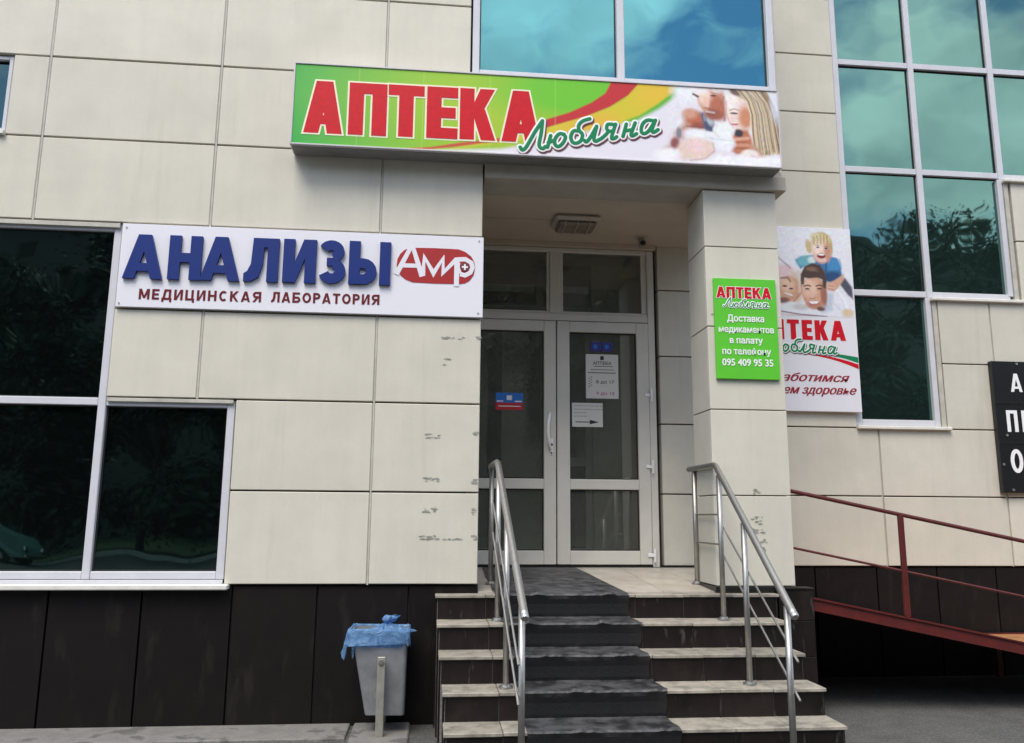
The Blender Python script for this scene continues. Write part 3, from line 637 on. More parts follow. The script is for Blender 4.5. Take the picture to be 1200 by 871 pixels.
# ================================================================== SURFACE SCARS: glue left by old signs
def blot(bm, cx, cz, w, h, y, n=14):
    for _ in range(n):
        a = cx+rnd.uniform(-w/2, w/2); b = cz+rnd.uniform(-h/2, h/2); k = rnd.randint(4, 7); rr = rnd.uniform(.004, .013)
        rx = rr*rnd.uniform(1, 2.4)
        vs = [bm.verts.new((a+rx*math.cos(2*math.pi*i/k+.3)*rnd.uniform(.6, 1.2), y-rnd.uniform(.0002, .0012), b+rr*.6*math.sin(2*math.pi*i/k+.3)*rnd.uniform(.6, 1.2))) for i in range(k)]
        bm.faces.new(vs)
bm = bmesh.new()
for cx, cz, w, h, n in ((-.325, .98, .10, .035, 11), (-.32, .685, .10, .028, 16), (-.33, .484, .10, .03, 16), (-.34, .303, .11, .025, 14), (-.03, .993, .03, .03, 6), (-.035, .675, .035, .03, 8), (-.042, .478, .03, .045, 10), (-.035, .302, .045, .03, 10), (-.22, .294, .20, .006, 16),
                       (-.20, 1.66, .16, .02, 12), (-.02, 1.665, .02, .03, 5), (-.24, 1.50, .04, .10, 3)): blot(bm, cx, cz, w, h, -.0022, n)
for cx, cz, w, h, n in ((1.93, .43, .08, .05, 7), (1.93, .36, .10, .03, 8), (1.94, .29, .10, .05, 9), (1.95, .22, .06, .06, 8), (1.92, .62, .07, .04, 5), (1.66, 1.9, .02, .03, 3)): blot(bm, cx, cz, w, h, -.0022, n)
put('glue_residue', bm, B, (0, 0, 0), MT['residue'])['kind'] = 'stuff'

# ================================================================== ENTRANCE STAIRS
ST = root('entrance_stairs', 'porch stairs with beige tiled treads and dark brown risers leading to the doors', 'stairs', (.85, -.5, GZ))
XL = [-.284, -.272, -.260, -.238, -.233]; XR = [2.02, 1.99, 1.970, 1.978, 1.975]
zf = lambda k: -.055-.154*k
yf = lambda k: -.09-.229*k
tile_slope = math.atan2(.085, 1.42)
bm = bmesh.new()
bx(bm, -.15, 2.262, .058, YB+.08, GZ, -.11)
for k in range(5):
    bx(bm, XL[k]+.016, XR[k]-.016, yf(k)+.018, (yf(k-1)+.017 if k else .057), GZ, zf(k)-.022)
put('stair_core', bm, ST, (0, 0, 0), MT['concrete'])
for k in range(5):
    # treads: tiles with thin joints, nosing proud of the riser
    n = 7; w = (XR[k]-XL[k])/n; yb_ = (yf(k-1)+.020 if k else .020)
    for i in range(n):
        d = rnd.uniform(-.0015, .0015)
        slab('tread_tile', XL[k]+i*w+.0015, XL[k]+(i+1)*w-.0015, yf(k)+rnd.uniform(-.002, .002), yb_-.003, zf(k)-.020+d, zf(k)+d, MT['tile'], ST, .003)
    zl = zf(k+1) if k < 4 else GZ
    for i in range(n):
        slab('riser_tile', XL[k]+i*w+.0175*(i == 0)+.001, XL[k]+(i+1)*w-.001-.0175*(i == n-1), yf(k)+.014+rnd.uniform(-.001, .001), yf(k)+.024, zl+.001, zf(k)-.0215, MT['riser'], ST, .001)
    for x in (XL[k]+.006, XR[k]-.016):      # side cladding of each step
        slab('side_tile', x, x+.010, yf(k)+.026, (yf(k-1)+.013 if k else .02), GZ, zf(k)-.0215, MT['riser'], ST, .001)
# porch floor, slightly falling towards the steps
nx_, ny_ = 7, 4
for i in range(nx_):
    for j in range(ny_):
        x0 = -.09+i*(2.262+.09)/nx_; x1 = -.09+(i+1)*(2.262+.09)/nx_; y0 = .022+j*(YB-.01-.022)/ny_; y1 = .022+(j+1)*(YB-.01-.022)/ny_
        za = -.055+(y0+.09)*.0598+.0006; zb = -.055+(y1+.09)*.0598+.0006
        if y0 < .03 and x0 < -.02: x0 = -.002
        bm = bmesh.new(); a = [(x0+.0015, y0, za), (x1-.0015, y0, za), (x1-.0015, y1-.003, zb), (x0+.0015, y1-.003, zb)]
        t_ = [bm.verts.new(p) for p in a]; b_ = [bm.verts.new((p[0], p[1], p[2]-.018)) for p in a]
        bm.faces.new(t_)
        for q in range(4): bm.faces.new([t_[q], b_[q], b_[(q+1) % 4], t_[(q+1) % 4]])
        put('floor_tile', bm, ST, (0, 0, 0), MT['floor'])
# dark cheek beside the column
for z0, z1 in ((GZ, -.47), (-.467, -.235), (-.232, -.032)):
    slab('cheek_tile', 2.03, 2.275, -.052, .05, z0, z1, MT['riser'], ST, .002)
slab('cheek_cap', 2.024, 2.282, -.058, .055, -.031, -.018, MT['plinth'], ST, .002)
for a, b in ((.06, .36), (.363, .68), (.683, 1.0), (1.003, 1.32)):
    slab('cheek_tile', 2.263, 2.275, a, b, GZ, -.04, MT['riser'], ST, .002)
# black skirting under the back wall and the column
slab('skirting', 1.612, 2.262, YB-.012, YB+.003, .022, .046, MT['dark'], ST, .001)
slab('skirting', 1.608, 2.188, -.012, .4, -.047, -.013, MT['dark'], ST, .002)

# ================================================================== RUBBER RUNNER down the stairs
def runner():
    zfl = lambda y: -.055+(y+.09)*.0598
    prof = [(1.26-i*.11, zfl(1.26-i*.11)+.004, 0, 0) for i in range(12)]
    for k in range(5):
        if k: prof += [(yf(k-1)+.010, zf(k)+.010, 1, k), (yf(k-1)-.012, zf(k)+.004, 1, k), (yf(k-1)-.05, zf(k)+.003, 1, k), (yf(k)+.12, zf(k)+.003, 1, k), (yf(k)+.07, zf(k)+.004, 1, k)]
        prof += [(yf(k)+.03, zf(k)+.004, 2, k), (yf(k)+.004, zf(k)+.005, 3, k), (yf(k)-.008, zf(k)+.003, 3, k), (yf(k)-.013, zf(k)-.008, 4, k)]
        lo = zf(k+1) if k < 4 else GZ
        prof += [(yf(k)-.008, zf(k)-.03, 5, k), (yf(k)+.002, zf(k)*.6+lo*.4, 5, k), (yf(k)+.006, (zf(k)+lo)/2-.02, 5, k), (yf(k)+.008, lo+.03, 5, k)]
    prof += [(yf(4)-.004, GZ+.006, 5, 5), (yf(4)-.03, GZ+.005, 5, 5)]
    nu = 90; bm = bmesh.new(); rows = []
    ph = [[rnd.uniform(0, 6.28) for _ in range(6)] for _ in range(7)]
    for i, (y, z, kd, k) in enumerate(prof):
        kk = max(0, (-.09-y)/.229); row = []; p = ph[k]
        xl = .12+.03*min(kk, 3); xr = .985+.012*kk+.004*math.sin(i*1.7)+(.014*math.sin(k*2.3))
        if kd == 0: xl = .10+.004*math.sin(i); xr = .875+.11*(1.26-y)/1.35
        for j in range(nu+1):
            u = j/nu; x = xl+(xr-xl)*u
            w = math.sin(u*11+p[0])*.55+math.sin(u*23+p[1])*.4+math.sin(u*47+p[2])*.25+.12*math.sin(u*95+p[3])
            f = math.sin(u*38+p[4])*.6+math.sin(u*71+p[5])*.4
            dz = dy = 0
            if kd == 2: dz = .006*max(0, w)**1.3
            if kd == 3: dz = .014*max(0, w)**1.8-.001; dy = -.009*w
            if kd == 4: dz = .010*max(0, w)**1.4; dy = -.009*w-.003
            if kd == 1: dz = .0015*(1+w)
            if kd == 5: dy = -.0025*(1+.6*w+.5*f)
            if kd == 0: dz = .0009*(1+math.sin(9*u+p[0]+y*7)*.6+.3*f)
            row.append(bm.verts.new((x, y+dy, z+dz)))
        rows.append(row)
    for a, b in zip(rows, rows[1:]):
        for j in range(nu):
            bm.faces.new([a[j], b[j], b[j+1], a[j+1]])
    bm.normal_update()
    r_ = bmesh.ops.extrude_face_region(bm, geom=bm.faces[:])
    for v in [v for v in r_['geom'] if isinstance(v, bmesh.types.BMVert)]: v.co += Vector((0, -.0025, .003))
    return bm
tag(put('rubber_runner', runner(), m=MT['rubber']), 'worn black rubber matting running from the doors down the stairs', 'matting')

# ================================================================== HAND RAILS
def railing(sgn, x0, k, label):
    """posts, flanges, top rail and two rods; the rail runs very slightly out of square with the stairs"""
    R = root('stair_handrail', label, 'handrail', (x0, -.5, GZ), group='steel handrails on the stairs')
    rail_z = lambda y: .800+.656*(y+.12)
    X = lambda y: x0+k*min(0, y)
    posts = [(.36, -.055+.45*.0598), (-.19, zf(1)), (-.66, zf(3)), (-1.30, GZ)]
    for y, zb in posts:
        top = .785 if y > 0 else rail_z(y)-.028; rx = X(y)
        bm = tubem([(rx, y, zb+.002), (rx, y, top)], .0172, 14); put('post', bm, R, (0, 0, 0), MT['steel'], smooth=True)
        bm = tubem([(rx, y, zb+.001), (rx, y, zb+.011), (rx, y, zb+.012), (rx, y, zb+.022)], [.040, .040, .028, .026], 16); put('flange', bm, R, (0, 0, 0), MT['steel'])
        bm = tubem([(rx, y, top-.01), (rx, y, top+.012)], .011, 8); put('bracket', bm, R, (0, 0, 0), MT['steel'])
    ye = -1.40
    path = [(X(y), y, z) for y, z in [(.47, .802), (.1, .802), (-.08, .801), (-.12, .795), (-.15, .780)]+[(y, rail_z(y)) for y in (-.25, -.5, -.8, -1.1, ye+.03, ye)]]
    put('top_rail', tubem(path, .0210, 16), R, (0, 0, 0), MT['steel'], smooth=True)
    put('end_cap', tubem([(X(ye), ye-.001, rail_z(ye)-.0005), (X(ye), ye-.010, rail_z(ye)-.0065)], [.0225, .017], 16), R, (0, 0, 0), MT['steel'])
    for d0, d1, zb in ((.283, .258, .468), (.473, .445, .271)):
        if sgn > 0:
            d0 += .10; put('infill_rod', tubem([(x0, .36, zb), (x0, -.17, zb)], .0065, 8), R, (0, 0, 0), MT['steel'])
        ya, yb_ = (-.17, -1.36) if sgn > 0 else (-.10, -1.36)
        o = .024*sgn
        put('infill_rod', tubem([(X(ya)+o, ya, rail_z(ya)-d0), (X(yb_)+o, yb_, rail_z(yb_)-d1)], .0065, 8), R, (0, 0, 0), MT['steel'])
    return R
railing(-1, .106, -.030, 'stainless steel handrail left of the mat, nearer the litter bin')
railing(1, 1.603, .055, 'stainless steel handrail in front of the beige column, beside the red ramp')

# ================================================================== WHEELCHAIR RAMP
RP = root('wheelchair_ramp', 'red painted steel wheelchair ramp sloping down beside the porch', 'ramp', (3.2, .6, GZ))
xr0, zr0, slope = 2.285, -.085, -.2; xr1 = 4.42; zr1 = zr0+slope*(xr1-xr0)
zr_ = lambda x: zr0+slope*(x-xr0) if x < xr1 else zr1
def beam(y0, y1, hgt, lip):
    bm = bmesh.new(); P = [(xr0, zr_(xr0)), (xr1, zr1), (6.4, zr1)]
    prev = None
    for x, z in P:
        v = [bm.verts.new(p) for p in ((x, y0, z), (x, y1, z), (x, y1, z-hgt), (x, y0, z-hgt))]
        if prev:
            for q in range(4): bm.faces.new([prev[q], prev[(q+1) % 4], v[(q+1) % 4], v[q]])
        else: bm.faces.new(v[::-1])
        prev = v
    bm.faces.new(prev); return bm
put('edge_beam', beam(-.01, .022, .085, 0), RP, (0, 0, 0), MT['red'])
bm = beam(-.022, -.0105, .010, 0); b2 = beam(-.022, -.0105, .010, 0)
bmesh.ops.translate(b2, verts=b2.verts, vec=(0, 0, -.076)); put('beam_flange', bm, RP, (0, 0, 0), MT['red']); put('beam_flange', b2, RP, (0, 0, 0), MT['red'])
put('edge_beam', beam(1.27, 1.30, .085, 0), RP, (0, 0, 0), MT['red'])
bm = beam(.023, 1.269, .010, 0); bmesh.ops.translate(bm, verts=bm.verts, vec=(0, 0, -.008)); put('deck', bm, RP, (0, 0, 0), MT['deck'])
bm = bmesh.new()
for x in (2.9, 3.6, 4.4, 5.2, 6.0): bx(bm, x, x+.05, .025, 1.26, zr_(x)-.075, zr_(x+.05)-.022)
put('cross_member', bm, RP, (0, 0, 0), MT['red'])
for x in (4.5, 6.1):
    for y in (.0, 1.26): slab('leg', x, x+.05, y+.003, y+.045, GZ, zr1-.087, MT['red'], RP, .002)
rz = lambda x: .635+(-.198)*(x-2.18)
put('handrail', tubem([(2.182, .01, rz(2.182))]+[(x, .01, rz(x)) for x in (3, 4, xr1-.05)]+[(xr1+.05, .01, rz(xr1)-.005), (6.4, .01, rz(xr1)-.005)], .0145, 10), RP, (0, 0, 0), MT['red'])
put('mid_rail', tubem([(2.182, .01, rz(2.182)-.39)]+[(x, .01, rz(x)-.39) for x in (3, 4, xr1-.05)]+[(xr1+.05, .01, rz(xr1)-.395), (6.4, .01, rz(xr1)-.395)], .0085, 8), RP, (0, 0, 0), MT['red'])
for x in (2.975, 4.4, 5.8):
    slab('post', x-.018, x+.018, -.004, .024, zr_(x)+.001, (rz(x) if x < xr1 else rz(xr1))-.006, MT['red'], RP, .003)

# ================================================================== SIGNS
# --- long pharmacy sign over the porch
S1 = root('pharmacy_sign', 'long green and white lightbox reading АПТЕКА Любляна above the entrance', 'sign', (.4, -.1, 2.96))
X0, X1, Z0, Z1, YS = -1.348, 2.158, 2.948, 3.562, -.18
slab('sign_box', X0, X1, YS+.004, -.006, Z0, Z1, MT['bezel'], S1, .004)
slab('sign_underside', X0+.01, X1-.01, YS+.02, -.01, Z0-.0025, Z0-.0005, MT['under'], S1, 0)
bm = bmesh.new(); f_ = .012
for q in ((X0, X1, Z0, Z0+f_), (X0, X1, Z1-f_, Z1), (X0, X0+f_, Z0+f_, Z1-f_), (X1-f_, X1, Z0+f_, Z1-f_)): bx(bm, q[0], q[1], YS-.007, YS+.003, q[2], q[3], .002)
put('sign_frame', bm, S1, (0, 0, 0), MT['bezel'])
P = Paint(X0+.011, X1-.011, Z0+.011, Z1-.011, .0048)
u = np.clip((P.X-X0)/1.75, 0, 1)[..., None]; vg = np.clip((Z1-P.Z)/.62, 0, 1)[..., None]
g0, g1, g2 = np.array([.008, .36, .035]), np.array([.25, .50, .006]), np.array([.36, .48, .01])
P.C = np.where(u < .55, g0+(g1-g0)*u/.55, g1+(g2-g1)*(u-.55)/.45)*(1-.0*vg)+np.array([.10, .05, .0])*(1-np.abs(2*vg-.8))*.4
P.ell(.62, 3.45, .55, .22, (.13, .50, .004), .9)
P.poly([(.426, 3.172), (.723, 3.277), (.89, 3.357), (1.0, 3.43), (1.111, 3.62), (1.43, 3.6), (1.36, 3.475), (1.243, 3.372), (1.072, 3.266), (.838, 3.2), (.4, 3.10), (-.1, 3.0), (-.3, 2.95)], (.60, .50, .008), .012)
P.ell(1.24, 3.50, .17, .10, (.74, .46, .02), 1.0, .6, .8); P.ell(.75, 3.22, .2, .06, (.75, .40, .03), 1., .3, .7)
P.poly([(1.43, 3.62), (1.36, 3.50), (1.243, 3.40), (1.106, 3.302), (.99, 3.252), (1.072, 3.245), (1.255, 3.34), (1.375, 3.44), (1.45, 3.53), (1.50, 3.62)], (.10, .42, .015), .010)
P.poly([(1.50, 3.7), (1.40, 3.49), (1.30, 3.40), (1.242, 3.355), (1.072, 3.252), (.838, 3.195), (.5, 3.08), (.1, 2.99), (-.35, 2.955), (-.4, 2.9), (2.3, 2.9), (2.3, 3.7)], (.74, .70, .76), .016)
P.poly([(.40, 3.16), (.426, 3.233), (.591, 3.295), (.757, 3.384), (.858, 3.462), (.935, 3.62), (1.15, 3.62), (1.111, 3.558), (1.025, 3.454), (.89, 3.357), (.723, 3.277)], (.50, .006, .010), .006)
P.poly([(-.65, 2.950), (-.385, 2.980), (-.192, 3.021), (0.02, 3.058), (.22, 3.10), (.20, 3.06), (-.02, 3.028), (-.236, 2.986), (-.473, 2.950)], (.52, .05, .02), .006)
# soft family photograph at the right end
q = lambda a, b: (1.179+.000863*a, 3.558+.0000539*a-.000883*(b-60)); K = .00087
def E_(a, b, ra, rb, col, soft=.5, rot=0., op=1.): P.ell(*q(a, b), ra*K, rb*K, col, soft, rot, op)
def Y_(pts, col, soft=.008, op=1.): P.poly([q(*p) for p in pts], col, soft, op)
def L_(pts, w, col, soft=.005, op=1.): P.line([q(*p) for p in pts], w*K, col, soft, op)
Y_([(300, 40), (1200, 40), (1200, 800), (100, 800), (120, 600), (260, 330)], (.74, .70, .74), .07)
E_(330, 130, 120, 90, (.80, .80, .84), .9); E_(300, 560, 120, 90, (.62, .56, .60), .9, 0, .6)
# man: shoulder, arm, head
Y_([(100, 640), (170, 600), (230, 480), (300, 400), (420, 330), (470, 400), (460, 480), (330, 500), (260, 560), (220, 640)], (.52, .30, .24), .022)
E_(390, 370, 95, 70, (.46, .12, .05), .7, -.2); E_(350, 330, 60, 45, (.60, .30, .20), .8); E_(420, 440, 60, 35, (.30, .07, .04), .7); L_([(320, 440), (470, 450)], 14, (.20, .05, .04), .012, .7)
E_(215, 590, 38, 50, (.26, .07, .07), .6); E_(250, 500, 22, 50, (.20, .20, .24), .7)
Y_([(440, 320), (540, 320), (560, 430), (545, 500), (480, 505), (460, 420)], (.06, .07, .13), .012); E_(520, 380, 28, 60, (.42, .46, .52), .6, .3); E_(480, 350, 16, 50, (.22, .24, .32), .6)
E_(540, 200, 118, 165, (.58, .27, .17), .22, .2); E_(480, 170, 60, 90, (.80, .60, .50), .7, .2); E_(600, 280, 75, 110, (.44, .13, .07), .55, .2); E_(560, 340, 75, 50, (.32, .09, .05), .6)
E_(430, 110, 80, 45, (.84, .80, .78), .7); E_(590, 110, 60, 40, (.70, .60, .58), .8); L_([(540, 142), (590, 150)], 9, (.26, .08, .06), .01, .7); L_([(385, 155), (425, 178)], 18, (.04, .03, .05), .008)
E_(560, 170, 26, 9, (.10, .03, .03), .6); E_(495, 225, 24, 52, (.80, .50, .40), .6, .1); L_([(485, 275), (530, 290)], 10, (.26, .05, .04), .008, .9); L_([(490, 310), (560, 322)], 16, (.60, .50, .48), .008, .8); L_([(500, 330), (560, 345)], 10, (.18, .05, .04), .01, .8)
L_([(655, 180), (668, 300), (650, 390)], 16, (.16, .05, .04), .014, .7); None
# woman: face, hair, hand
E_(775, 310, 112, 165, (.80, .62, .54), .3, -.05); E_(835, 370, 58, 105, (.58, .24, .12), .7); E_(720, 230, 55, 90, (.86, .78, .74), .8)
L_([(700, 300), (740, 288), (775, 300)], 9, (.34, .16, .12), .007, .9); E_(735, 328, 34, 9, (.10, .05, .05), .5); E_(690, 370, 18, 28, (.84, .64, .56), .6); E_(738, 425, 34, 10, (.54, .14, .14), .6); E_(735, 412, 26, 6, (.84, .80, .78), .6); L_([(672, 220), (668, 330), (690, 400), (730, 470)], 7, (.50, .24, .18), .008, .7)
Y_([(700, 110), (800, 70), (960, 70), (1050, 160), (1100, 330), (1135, 520), (1140, 700), (1080, 690), (1000, 720), (940, 690), (900, 600), (885, 450), (880, 300), (850, 220), (780, 180)], (.50, .38, .24), .010)
E_(750, 140, 50, 26, (.16, .09, .08), .7, -.4)
hr_ = random.Random(5)
for i in range(60):
    f = i/59; a0 = 760+f*230; a1 = 880+f*235+hr_.uniform(-8, 8); b0 = 100+hr_.uniform(-30, 20); c = [(.72, .62, .42), (.20, .11, .06), (.82, .76, .62), (.40, .27, .15), (.12, .06, .04), (.64, .52, .34)][hr_.randrange(6)]
    L_([(a0, b0), (a0+(a1-a0)*.75, 220+f*20), (a1, 340), (a1+f*28, 520), (a1+10+f*40, 640+hr_.uniform(-10, 60))], hr_.uniform(5, 12), c, .004, .65)
E_(1100, 280, 40, 140, (.66, .70, .80), .9, .1, .7)
Y_([(720, 500), (760, 470), (850, 480), (880, 560), (890, 640), (840, 690), (740, 690), (700, 660)], (.48, .16, .07), .012); E_(768, 505, 40, 34, (.03, .02, .03), .5); L_([(720, 560), (850, 550)], 26, (.66, .34, .24), .010); L_([(720, 610), (850, 610)], 22, (.60, .28, .18), .010, .9); L_([(710, 585), (830, 582)], 7, (.20, .06, .04), .006, .8); L_([(715, 638), (830, 640)], 8, (.22, .06, .04), .006, .8)
Y_([(850, 620), (900, 600), (980, 700), (990, 740), (930, 735)], (.50, .28, .18), .012)
# child between them
E_(640, 480, 90, 65, (.80, .82, .80), .35); E_(640, 590, 90, 75, (.80, .81, .86), .45); E_(420, 520, 125, 55, (.82, .81, .84), .5, -.1); E_(520, 520, 60, 30, (.78, .78, .80), .6)
Y_([(225, 640), (270, 570), (360, 540), (480, 560), (550, 600), (545, 670), (480, 720), (350, 735), (250, 735)], (.74, .56, .48), .02); E_(400, 620, 70, 60, (.82, .60, .60), .9, 0, .8); L_([(540, 590), (552, 660), (470, 725), (340, 738)], 10, (.46, .26, .20), .012, .7); L_([(480, 540), (600, 560), (700, 570)], 8, (.50, .46, .50), .012, .6); L_([(590, 430), (560, 500), (600, 540)], 8, (.52, .48, .52), .012, .6)
E_(860, 690, 75, 40, (.82, .74, .68), .5); E_(905, 725, 55, 22, (.74, .44, .46), .6); L_([(870, 700), (960, 745)], 7, (.50, .26, .26), .008, .6)
E_(150, 690, 110, 60, (.84, .82, .84), .7); Y_([(560, 700), (1140, 720), (1150, 790), (400, 780)], (.84, .83, .86), .02)
for xs_ in (-.9, .02, .49, -.45): P.line([(xs_, 2.9), (xs_+.004, 3.6)], .005, (.62, .70, .25), .004, .3)
P.rough(1.30, .0, .035)
P.build('printed_face', S1, YS, MT['print'])
LX = [-1.262, -.960, -.690, -.420, -.188, .108]; LW = [.262, .262, .252, .218, .252, .272]
wd = [LW[i] for i in range(6)]
word(S1, 'АПТЕКА', LX[0], 3.040, .388, wd, .02, .262, .205, YS-.0034, .0012, MT['redp'], outline=(MT['cream'], .0125, .0014), tweak={i: LX[i] for i in range(6)}, slope=.008)
script_word(S1, .241, 3.0, 1.0, YS-.006, .027, [(MT['greenp'], .0, -.0006, 0, 0), (MT['whitep'], .012, .0012, 0, 0), (MT['dkred'], .014, .0024, .007, -.009)])
# --- laboratory board
S2 = root('laboratory_sign', 'white board with raised blue letters АНАЛИЗЫ and red oval logo beside the window', 'sign', (-1.2, 0, 1.8))
slab('board', -2.452, .002, -.026, -.003, 1.806, 2.388, MT['white'], S2, .002)
ax = [-2.418, -2.128, -1.918, -1.630, -1.372, -1.135, -.928]; aw = [.256, .215, .262, .228, .222, .185, .285]
word(S2, 'АНАЛИЗЫ', ax[0], 1.998, .308, aw, .03, .245, .21, -.050, .022, MT['bluep'], tweak={i: ax[i] for i in range(7)}, slope=.008)
word(S2, 'МЕДИЦИНСКАЯ', -2.306, 1.861, .072, .056, .0165, .21, .19, -.0285, .002, MT['marp'], slope=.006)
word(S2, 'ЛАБОРАТОРИЯ', -1.440, 1.869, .072, .0535, .0135, .21, .19, -.0285, .002, MT['marp'], slope=.006)
def oval(bm, pts, y, d):
    q = [bm.verts.new((x, y, z)) for x, z in pts]; b = [bm.verts.new((x, y+d, z)) for x, z in pts]; bm.faces.new(q)
    for i in range(len(q)): bm.faces.new([q[i], q[(i+1) % len(q)], b[(i+1) % len(q)], b[i]])
lc = lambda a, b: (-.699+a*.000598, 2.350-b*.000598+a*.000009)      # logo sketch units -> metres
bm = bmesh.new()
oval(bm, [lc(*p) for p in [(160, 330), (170, 240), (200, 180), (250, 130), (330, 102), (600, 100), (880, 108), (960, 140), (1030, 195), (1065, 260), (1075, 330), (1060, 420), (1010, 490), (960, 520), (900, 530), (600, 530), (350, 520), (270, 490), (210, 440)]], -.0285, .002)
put('logo_oval', bm, S2, (0, 0, 0), MT['logo'])
st = [([(160, 430), (335, 70), (460, 450)], 62), ([(235, 320), (400, 320)], 50), ([(470, 440), (480, 215), (590, 410), (700, 225), (700, 400), (850, 235), (960, 230)], 52), ([(860, 240), (860, 560)], 58),
      ([(880, 232), (960, 228), (1030, 270), (1045, 330), (1020, 390), (960, 425), (900, 410)], 52), ([(885, 270), (880, 330), (905, 400)], 30)]
bm = poly_mesh([('s', [lc(*p) for p in s], t*.000598) for s, t in st], 0, .001, 1, 1, xf=lambda x, z: (x, z), round_caps=False, step=.00005)
put('logo_lettering', bm, S2, (0, -.0300, 0), MT['white'])
bm = bmesh.new(); c = lc(955, 325); oval(bm, [(c[0]+.031*math.cos(a*math.pi/10), c[1]+.031*math.sin(a*math.pi/10)) for a in range(20)], -.0322, .001); put('logo_disc', bm, S2, (0, 0, 0), MT['dkred'])
bm = bmesh.new(); bx(bm, c[0]-.021, c[0]+.021, -.0335, -.0325, c[1]-.006, c[1]+.006); bx(bm, c[0]-.006, c[0]+.006, -.0336, -.0326, c[1]-.021, c[1]+.021); put('logo_cross', bm, S2, (0, 0, 0), MT['whitep'])
screw_me = tomesh('screw', tubem([(0, 0, 0), (0, -.0045, 0)], .006, 8), MT['steel'])
for x, z in ((-2.425, 2.36), (-2.43, 1.83), (-.03, 2.36), (-.03, 1.835)): put('screw', screw_me, S2, (x, -.026, z))
# --- green notice on the column
S3 = root('delivery_sign', 'small green sign with white phone number on the beige column', 'sign', (1.9, 0, 1.4))
slab('board', 1.668, 2.132, -.024, -.002, 1.416, 2.154, MT['green'], S3, .002)
word(S3, 'АПТЕКА', 1.684, 2.008, .082, .064, .0065, .27, .20, -.0272, .001, MT['redp'], outline=(MT['whitep'], .004, .001))
script_word(S3, 1.735, 1.948, .335, -.0280, .022, [(MT['greenp'], .0, 0, 0, 0), (MT['whitep'], .016, .0012, 0, 0)], shear_fix=.2)
for s, xc, z, sz, w in (('Доставка', 1.895, 1.835, .066, .275), ('медикаментов', 1.897, 1.755, .064, .41), ('в палату', 1.893, 1.675, .064, .245), ('по телефону', 1.893, 1.594, .064, .36), ('095 409 95 35', 1.897, 1.512, .070, .375)):
    text_part(S3, s, xc, z, sz, -.0265, MT['whitep'], off=.022, width=w, align='CENTER')
# --- tall family banner on the set-back wall
S4 = root('pharmacy_banner', 'tall white banner with family photograph and АПТЕКА lettering behind the column', 'banner', (3.1, YB, 1.37))
YN = YB-.045
slab('board', 2.40, 3.458, YN, YB-.003, 1.372, 3.072, MT['white'], S4, .003)
P = Paint(2.41, 3.45, 2.235, 3.062, .0045, (.72, .72, .78))
q = lambda a, b: (2.782+.00127*(a-60)-.000065*(b-240), 3.019-.00126*(b-60)+.000055*(a-350)); K = .00127
P.ell(2.9, 2.95, .5, .3, (.78, .78, .84), 1.2)
# girl at the left
Y_([(-300, 700), (-300, 330), (-60, 260), (60, 300), (120, 330), (210, 340), (230, 500), (200, 600), (60, 700)], (.66, .58, .54), .03)
E_(90, 345, 60, 50, (.74, .54, .56), .7); Y_([(-250, 560), (-200, 400), (-60, 330), (40, 380), (60, 560)], (.58, .42, .34), .03); L_([(40, 240), (130, 320)], 12, (.26, .20, .22), .012, .7)
E_(130, 480, 88, 98, (.58, .32, .20), .35, -.35); E_(110, 450, 50, 50, (.72, .48, .36), .7); L_([(60, 395), (110, 392), (130, 420)], 14, (.20, .10, .07), .010, .8); E_(88, 455, 18, 7, (.08, .04, .03), .5); E_(135, 475, 16, 7, (.08, .04, .03), .5); E_(118, 520, 34, 11, (.80, .70, .66), .5, -.3); L_([(88, 515), (150, 540)], 6, (.30, .08, .06), .006, .8)
L_([(140, 350), (195, 400), (205, 500)], 26, (.62, .54, .46), .012, .8); L_([(212, 400), (218, 500)], 14, (.12, .09, .09), .010, .8); E_(80, 560, 45, 22, (.20, .09, .07), .6); L_([(155, 570), (215, 500)], 10, (.34, .16, .12), .010, .7)
# boy
Y_([(165, 260), (210, 235), (300, 225), (420, 235), (480, 250), (510, 320), (515, 400), (450, 440), (380, 400), (330, 300), (250, 300), (205, 330)], (.04, .17, .38), .010)
E_(235, 270, 60, 38, (.14, .42, .50), .6, .2); E_(290, 262, 30, 26, (.62, .74, .76), .7); E_(455, 300, 48, 50, (.05, .24, .50), .6); E_(440, 390, 70, 40, (.015, .06, .17), .6, .3); L_([(400, 250), (395, 340), (410, 400)], 10, (.01, .04, .12), .010, .8); L_([(500, 260), (512, 330)], 10, (.16, .36, .56), .010, .7)
Y_([(505, 400), (540, 400), (590, 470), (598, 560), (560, 530), (500, 450)], (.07, .07, .10), .010)
E_(365, 130, 78, 80, (.54, .42, .20), .2); E_(268, 160, 24, 52, (.60, .46, .24), .5, .15); E_(428, 175, 20, 60, (.50, .36, .16), .5); E_(330, 85, 50, 28, (.66, .60, .34), .6)
E_(362, 195, 68, 92, (.78, .52, .42), .2); E_(335, 170, 40, 50, (.88, .70, .62), .7); E_(410, 200, 24, 70, (.56, .28, .20), .7)
for i in range(16): L_([(290+i*9, 66+abs(i-8)*3), (300+i*8, 100), (296+i*8.6, 134+(i % 3)*8)], 6, [(.74, .64, .36), (.34, .22, .09), (.58, .46, .22)][i % 3], .004, .8)
L_([(318, 150), (350, 152)], 6, (.34, .18, .10), .005, .8); L_([(382, 160), (412, 162)], 6, (.34, .18, .10), .005, .8); E_(336, 166, 11, 6, (.06, .04, .04), .5); E_(398, 175, 11, 6, (.06, .04, .04), .5); E_(362, 198, 12, 14, (.86, .60, .50), .7); L_([(352, 210), (376, 212)], 5, (.44, .18, .12), .005, .8)
